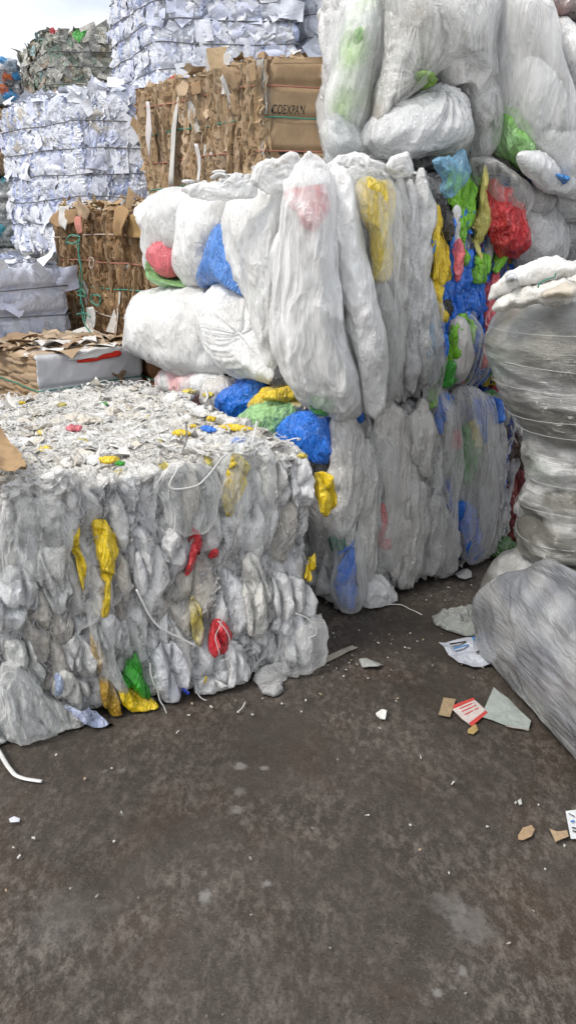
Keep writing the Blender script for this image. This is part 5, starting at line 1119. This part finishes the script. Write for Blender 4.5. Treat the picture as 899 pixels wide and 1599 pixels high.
bag(H_.t, hf, [(112, 558), (140, 548), (182, 541), (186, 547), (150, 555), (118, 562)], .016, (.7, .69, .67), 'flat_cardboard', name='torn_lip', amp=.002, Hb=.002, prof=.2, seed=3)
bag(H_.t, hf, [(173, 580), (182, 584), (190, 578), (197, 580), (192, 588), (196, 597), (190, 600), (184, 590), (174, 585)], .006, (.3, .2, .12), 'flat_cardboard', name='torn_patch', amp=.002, Hb=.002, prof=.2, seed=4)
scraps(H_, 90, 'top', (.06, .2), ((.42, .3, .19), (.5, .39, .28), (.36, .25, .16), (.7, .68, .66)), 'sheet_paper', 'torn_flap', 38, .08, .01, .2)

# ================================================================== litter on the ground
def flat_scrap(name, label, cat, px, c, m='litter', th=.0015, lift=.006, seed=1, group=None, sub=10, rough=.003):
    """a flat torn piece: outline in pixels on the ground, own thickness"""
    Q = np.array([ground(*q) for q in px]); cen = Q.mean(0); nn = len(Q); V = [cen]; rings = 4
    for r in range(1, rings+1):
        for k in range(nn):
            V.append(cen+(Q[k]-cen)*r/rings); V.append(cen+((Q[k]+Q[(k+1) % nn])/2-cen)*r/rings)
    V = np.array(V); k2 = nn*2
    V[:, 2] = .0015+np.clip(lift*(noise(V*14+seed, seed)+.35), 0, 1)+rough*np.abs(noise(V*50+seed, seed))
    F = [(0, 1+k, 1+(k+1) % k2) for k in range(k2)]
    for r in range(rings-1):
        for k in range(k2):
            a = 1+r*k2+k; b = 1+r*k2+(k+1) % k2; F.append((a, a+k2, b+k2, b))
    n0 = len(V); T = V+np.array((0, 0, th)); area = sum(Q[k][0]*Q[(k+1) % nn][1]-Q[(k+1) % nn][0]*Q[k][1] for k in range(nn))
    FF = [tuple(x+n0 for x in f) for f in F]+[f[::-1] for f in F]
    for k in range(k2):
        a = 1+(rings-1)*k2+k; b = 1+(rings-1)*k2+(k+1) % k2; FF.append((a, b, b+n0, a+n0))
    if area < 0: FF = [f[::-1] for f in FF]
    VV = np.concatenate([V, T])
    o = link_mesh(name, VV, FF, m, None, np.tile(np.array(c, float), (len(VV), 1)), smooth=False)
    if label: tag(o, label, cat, group)
    return o
def printed(o, quad, cols, h=.004):
    """printed bands: children on top of a sheet"""
    for px, m, nm in cols:
        Q = np.array([ground(*q) for q in px]); Q[:, 2] = h
        q = link_mesh(nm, Q, [(0, 1, 2, 3)], m, {'e': o, '_o': tuple(o.location)}, smooth=False)
o = flat_scrap('leaflet', 'white leaflet with a red border lying before the wrapped stack', 'paper', [(703, 1106), (738, 1092), (760, 1112), (735, 1134), (720, 1123)], (.62, .55, .52), lift=.0)
printed(o, None, [([(703, 1104), (738, 1091), (741, 1094), (706, 1109)], 'print_red', 'red_border'), ([(731, 1131), (757, 1111), (761, 1114), (736, 1136)], 'print_red', 'red_border'),
    ([(716, 1108), (736, 1099), (737, 1100.5), (717, 1109.5)], 'print_red', 'printed_line'), ([(720, 1112), (742, 1102), (743, 1103.5), (721, 1113.5)], 'print_red', 'printed_line'), ([(724, 1117), (746, 1106), (747, 1107.5), (725, 1118.5)], 'print_red', 'printed_line')], .0045)
o = flat_scrap('printed_sheet', 'pale blue-grey printed paper sheet beside the foot of the wrapped stack', 'paper', [(750, 1120), (770, 1075), (792, 1092), (828, 1128), (824, 1142), (785, 1133)], (.38, .42, .40), lift=.004)
o = flat_scrap('newspaper', 'crumpled sheet of newspaper with blue print by the wrapped stack', 'newspaper', [(684, 1008), (705, 1003), (728, 998), (762, 995), (768, 1022), (764, 1040), (738, 1046), (715, 1038), (700, 1026)], (.52, .55, .62), lift=.02, seed=4)
printed(o, None, [([(735, 1002), (750, 1000), (752, 1006), (738, 1008)], 'print_blue', 'blue_print'), ([(700, 1012), (726, 1008), (727, 1010), (702, 1014.5)], 'ink', 'printed_line'), ([(706, 1019), (730, 1013), (731, 1015), (708, 1021.5)], 'print_blue', 'printed_line'), ([(742, 1025), (762, 1018), (762, 1020), (743, 1027.5)], 'ink', 'printed_line')], .022)
flat_scrap('cardboard_tag', 'small tan rectangle of cardboard on the ground left of the red-bordered leaflet', 'cardboard', [(692, 1090), (711, 1093), (702, 1121), (684, 1117)], (.36, .27, .16), lift=.0, seed=5)
flat_scrap('cardboard_scrap', 'ragged yellowish crumb of card just below the red-bordered leaflet', 'cardboard', [(730, 1140), (742, 1132), (746, 1142), (738, 1149), (729, 1146)], (.42, .30, .12), seed=6)
flat_scrap('cardboard_scrap', 'rounded tan cardboard scrap lying alone at lower right', 'cardboard', [(808, 1306), (815, 1294), (829, 1290), (834, 1297), (829, 1307), (816, 1313), (808, 1312)], (.40, .28, .17), lift=.002, seed=7)
o = flat_scrap('torn_carton', 'white torn carton piece with blue and black print at the right edge', 'carton', [(882, 1268), (898, 1266), (912, 1290), (908, 1312), (890, 1312)], (.74, .76, .78), lift=.004, seed=8)
printed(o, None, [([(889, 1286), (895, 1285), (896, 1288), (890, 1289)], 'print_blue', 'blue_print'), ([(891, 1296), (898, 1297), (898, 1299), (891, 1298)], 'ink', 'printed_line'), ([(892, 1301), (899, 1303), (899, 1305), (892, 1303)], 'ink', 'printed_line'), ([(886, 1274), (896, 1279), (896, 1280.5), (886, 1275.5)], 'ink', 'printed_line')], .011)
flat_scrap('cardboard_scrap', 'torn tan cardboard corner touching the white carton piece', 'cardboard', [(857, 1296), (868, 1300), (884, 1298), (887, 1308), (876, 1312), (866, 1317)], (.44, .32, .20), seed=9)
flat_scrap('cardboard_strip', 'pale dirty cardboard strip lying off the right corner of the near bale', 'cardboard', [(488, 1036), (515, 1024), (550, 1009), (556, 1014), (530, 1026), (497, 1041)], (.42, .38, .32), lift=.008, seed=10)
flat_scrap('film_scrap', 'grey crumpled film scrap right of the pale cardboard strip', 'film', [(560, 1034), (572, 1029), (580, 1034), (598, 1040), (590, 1047), (565, 1044)], (.36, .37, .36), lift=.02, seed=11)
flat_scrap('paper_scrap', 'crumpled white paper scrap alone in the middle of the ground', 'paper', [(586, 1116), (595, 1112), (603, 1117), (601, 1126), (593, 1127), (588, 1121)], (.74, .74, .70), lift=.025, seed=12)
flat_scrap('paper_scrap', 'folded white paper scrap at the left edge of the ground', 'paper', [(15, 1283), (23, 1279), (32, 1281), (31, 1286), (17, 1288)], (.72, .74, .82), lift=.015, seed=13)
flat_scrap('film_scrap', 'torn scrap of clear film lying at the foot of the shaded bale', 'film', [(708, 897), (722, 890), (735, 897), (736, 905), (715, 909)], (.42, .42, .41), lift=.03, seed=14)
flat_scrap('cardboard_scrap', 'small pale tan scrap between the paper scrap and the leaflet', 'cardboard', [(807, 1313-60), (812, 1249), (814, 1258), (810, 1260)], (.6, .6, .58), seed=15)
# crumpled sheet of film sticking out from under the stack
def gbag(name, label, cat, poly, H, c, m, seed, parent=None, amp=.01, f=14, group=None):
    Q = np.array([ground(*q)[:2] for q in poly]); c0 = Q.mean(0); nt = 120; nr = 16
    seg = np.linalg.norm(np.roll(Q, -1, 0)-Q, axis=1); cum = np.concatenate([[0], np.cumsum(seg)]); tt = np.linspace(0, cum[-1], nt, endpoint=False); Qc = np.concatenate([Q, Q[:1]])
    O = np.stack([np.interp(tt, cum, Qc[:, 0]), np.interp(tt, cum, Qc[:, 1])], 1)-c0
    V = []
    for k in range(1, nr+1):
        r = k/nr; V.append(np.concatenate([c0+O*r, np.full((nt, 1), H*(1-r**3)**.6)], 1))
    for k in range(nr-1, 0, -1):
        r = k/nr; V.append(np.concatenate([c0+O*r, np.full((nt, 1), .0)], 1))
    V = np.concatenate(V+[np.array([[*c0, H], [*c0, 0]])]); up = V[:, 2] > 0
    V[:, 2] = np.where(up, np.maximum(.003, V[:, 2]*(.6+.9*noise(V*9+seed, seed))+amp*(ridges(V*f+seed, 3, seed)-.4)), .001); V[:, :2] += .01*vnoise(V*12, seed)[:, :2]
    M = 2*nr-1; I = np.arange(M*nt).reshape(M, nt); F = np.stack([I[:-1], I[1:], np.roll(I[1:], -1, 1), np.roll(I[:-1], -1, 1)], -1).reshape(-1, 4).tolist()
    F += [(M*nt, I[0, k], I[0, (k+1) % nt]) for k in range(nt)]+[(M*nt+1, I[-1, (k+1) % nt], I[-1, k]) for k in range(nt)]
    if (O[:, 0]*np.roll(O[:, 1], -1)-np.roll(O[:, 0], -1)*O[:, 1]).sum() < 0: F = [tuple(f)[::-1] for f in F]
    o = link_mesh(name, V, F, m, parent, np.tile(np.array(c, float), (len(V), 1)))
    if label: tag(o, label, cat, group)
gbag('film_sheet', 'crumpled grey-green sheet of clear film poking out from behind the wrapped stack', 'film', [(672, 962), (700, 953), (740, 950), (772, 952), (776, 975), (768, 993), (730, 994), (700, 986), (678, 976)], .05, (.34, .36, .34), 'clear_film_bundle', 5, amp=.03)
gbag('film_tuft', 'tuft of clear film hanging from the near bale onto the ground at its right end', 'film', [(402, 1070), (420, 1062), (440, 1060), (442, 1080), (425, 1088), (408, 1084)], .05, (.5, .5, .5), 'clear_film_bundle', 7, amp=.02)
def gline(name, label, cat, px, r, m, z=.006, flat=.4, group=None, arch=0.):
    P = np.array([ground(*q) for q in px]); C = spline(P, 30); C[:, 2] = z+arch*np.linspace(1, 0, 30)**2+.003*noise(C*20, 3)
    o = tube(name, C, r, m, flat=flat); tag(o, label, cat, group)
gline('loose_strap', 'twisted white strap trailing over the ground at the left edge below the near bale', 'strap', [(-25, 1150), (0, 1182), (18, 1208), (35, 1217), (66, 1222)], .0075, 'strap_white', arch=.03)
gline('loose_string', 'pale string on the ground in front of the shaded bale', 'string', [(598, 947), (625, 946), (640, 953), (658, 962)], .003, 'strap_white')
gline('loose_string', 'thin tan string on the ground under the printed sheet', 'string', [(788, 1136), (802, 1139), (815, 1140), (826, 1142)], .0018, 'string_pale')
gline('loose_string', 'short curled white thread in front of the near bale', 'string', [(383, 1098), (378, 1107), (370, 1114)], .0022, 'strap_white')
# small crumbs
R = np.random.RandomState(11)
def crumb(px, py, L, W_, ang, c, name, label, cat, group, th=.0012):
    g = ground(px, py); k = 7; t = np.linspace(0, 2*math.pi, k, endpoint=False); rr = R.uniform(.7, 1.15, k)
    x = np.cos(t)*L*rr; y = np.sin(t)*W_*rr; ca, sa = math.cos(ang), math.sin(ang)
    V = np.stack([g[0]+x*ca-y*sa, g[1]+x*sa+y*ca, .001+R.uniform(0, .004, k)], 1); T_ = V+np.array((0, 0, th+W_*.25))
    F = [tuple(range(k))[::-1], tuple(range(k, 2*k))]+[(i, (i+1) % k, (i+1) % k+k, i+k) for i in range(k)]
    VV = np.concatenate([V, T_]); o = link_mesh(name, VV, F, 'litter', None, np.tile(np.array(c), (len(VV), 1)), smooth=False); tag(o, label, cat, group)
WC = (.7, .7, .66)
for (px, py, L, W_, a) in ((278, 1144, .012, .002, 1.1), (706, 1224, .010, .003, .9), (656, 1183, .011, .002, 1.6), (573, 1274, .008, .002, .1), (477, 1150-55, .007, .003, 1.4)):
    crumb(px, py, L, W_, a, WC, 'paper_sliver', 'thin white sliver of paper on the bare ground', 'paper', 'white paper slivers on the ground')
spots = [(22, 1325), (53, 1310), (175, 1201), (133, 1217), (190, 1270), (295, 1118), (372, 1113), (368, 1095), (394, 1117), (410, 1092), (536, 1057), (548, 1032), (556, 1012), (605, 1028), (618, 1096), (620, 1092), (632, 1012), (592, 1138), (700, 1365), (655, 1328), (760, 1292), (640, 1290), (880, 1322), (868, 1312), (840, 1258), (850, 1358), (804, 1255), (10, 1392), (178, 1316), (545, 1036), (574, 1060), (660, 1000), (700, 918), (640, 990), (720, 925), (612, 1000), (560, 985), (590, 1005), (665, 938), (745, 930), (760, 912), (775, 900), (735, 915), (790, 905), (680, 905), (525, 1045), (540, 1047), (566, 1020), (512, 1040), (505, 1005), (520, 990), (300, 1100), (330, 1105), (440, 1100), (470, 1112), (500, 1085), (88, 1180), (30, 1340)]
for i, (px, py) in enumerate(spots):
    tan = i % 4 == 3; s_ = R.uniform(.002, .0045)
    crumb(px, py, s_*R.uniform(1, 2), s_, R.uniform(0, 3), (.42, .33, .22) if tan else (.58, .58, .55), 'card_crumb' if tan else 'paper_crumb', 'tiny tan crumb of cardboard on the ground' if tan else 'tiny whitish crumb of paper on the ground', 'crumb', 'tan crumbs on the ground' if tan else 'whitish crumbs on the ground')
for i in range(75):
    px, py = R.uniform(500, 830), R.uniform(900, 1060)
    if i > 60: px, py = R.uniform(0, 899), R.uniform(1180, 1590)
    s_ = R.uniform(.0012, .0035); crumb(px, py, s_*R.uniform(1, 3), s_, R.uniform(0, 3), (.36, .33, .29), 'grit_crumb', 'tiny dull speck of grit on the ground', 'crumb', 'dull specks of grit on the ground')
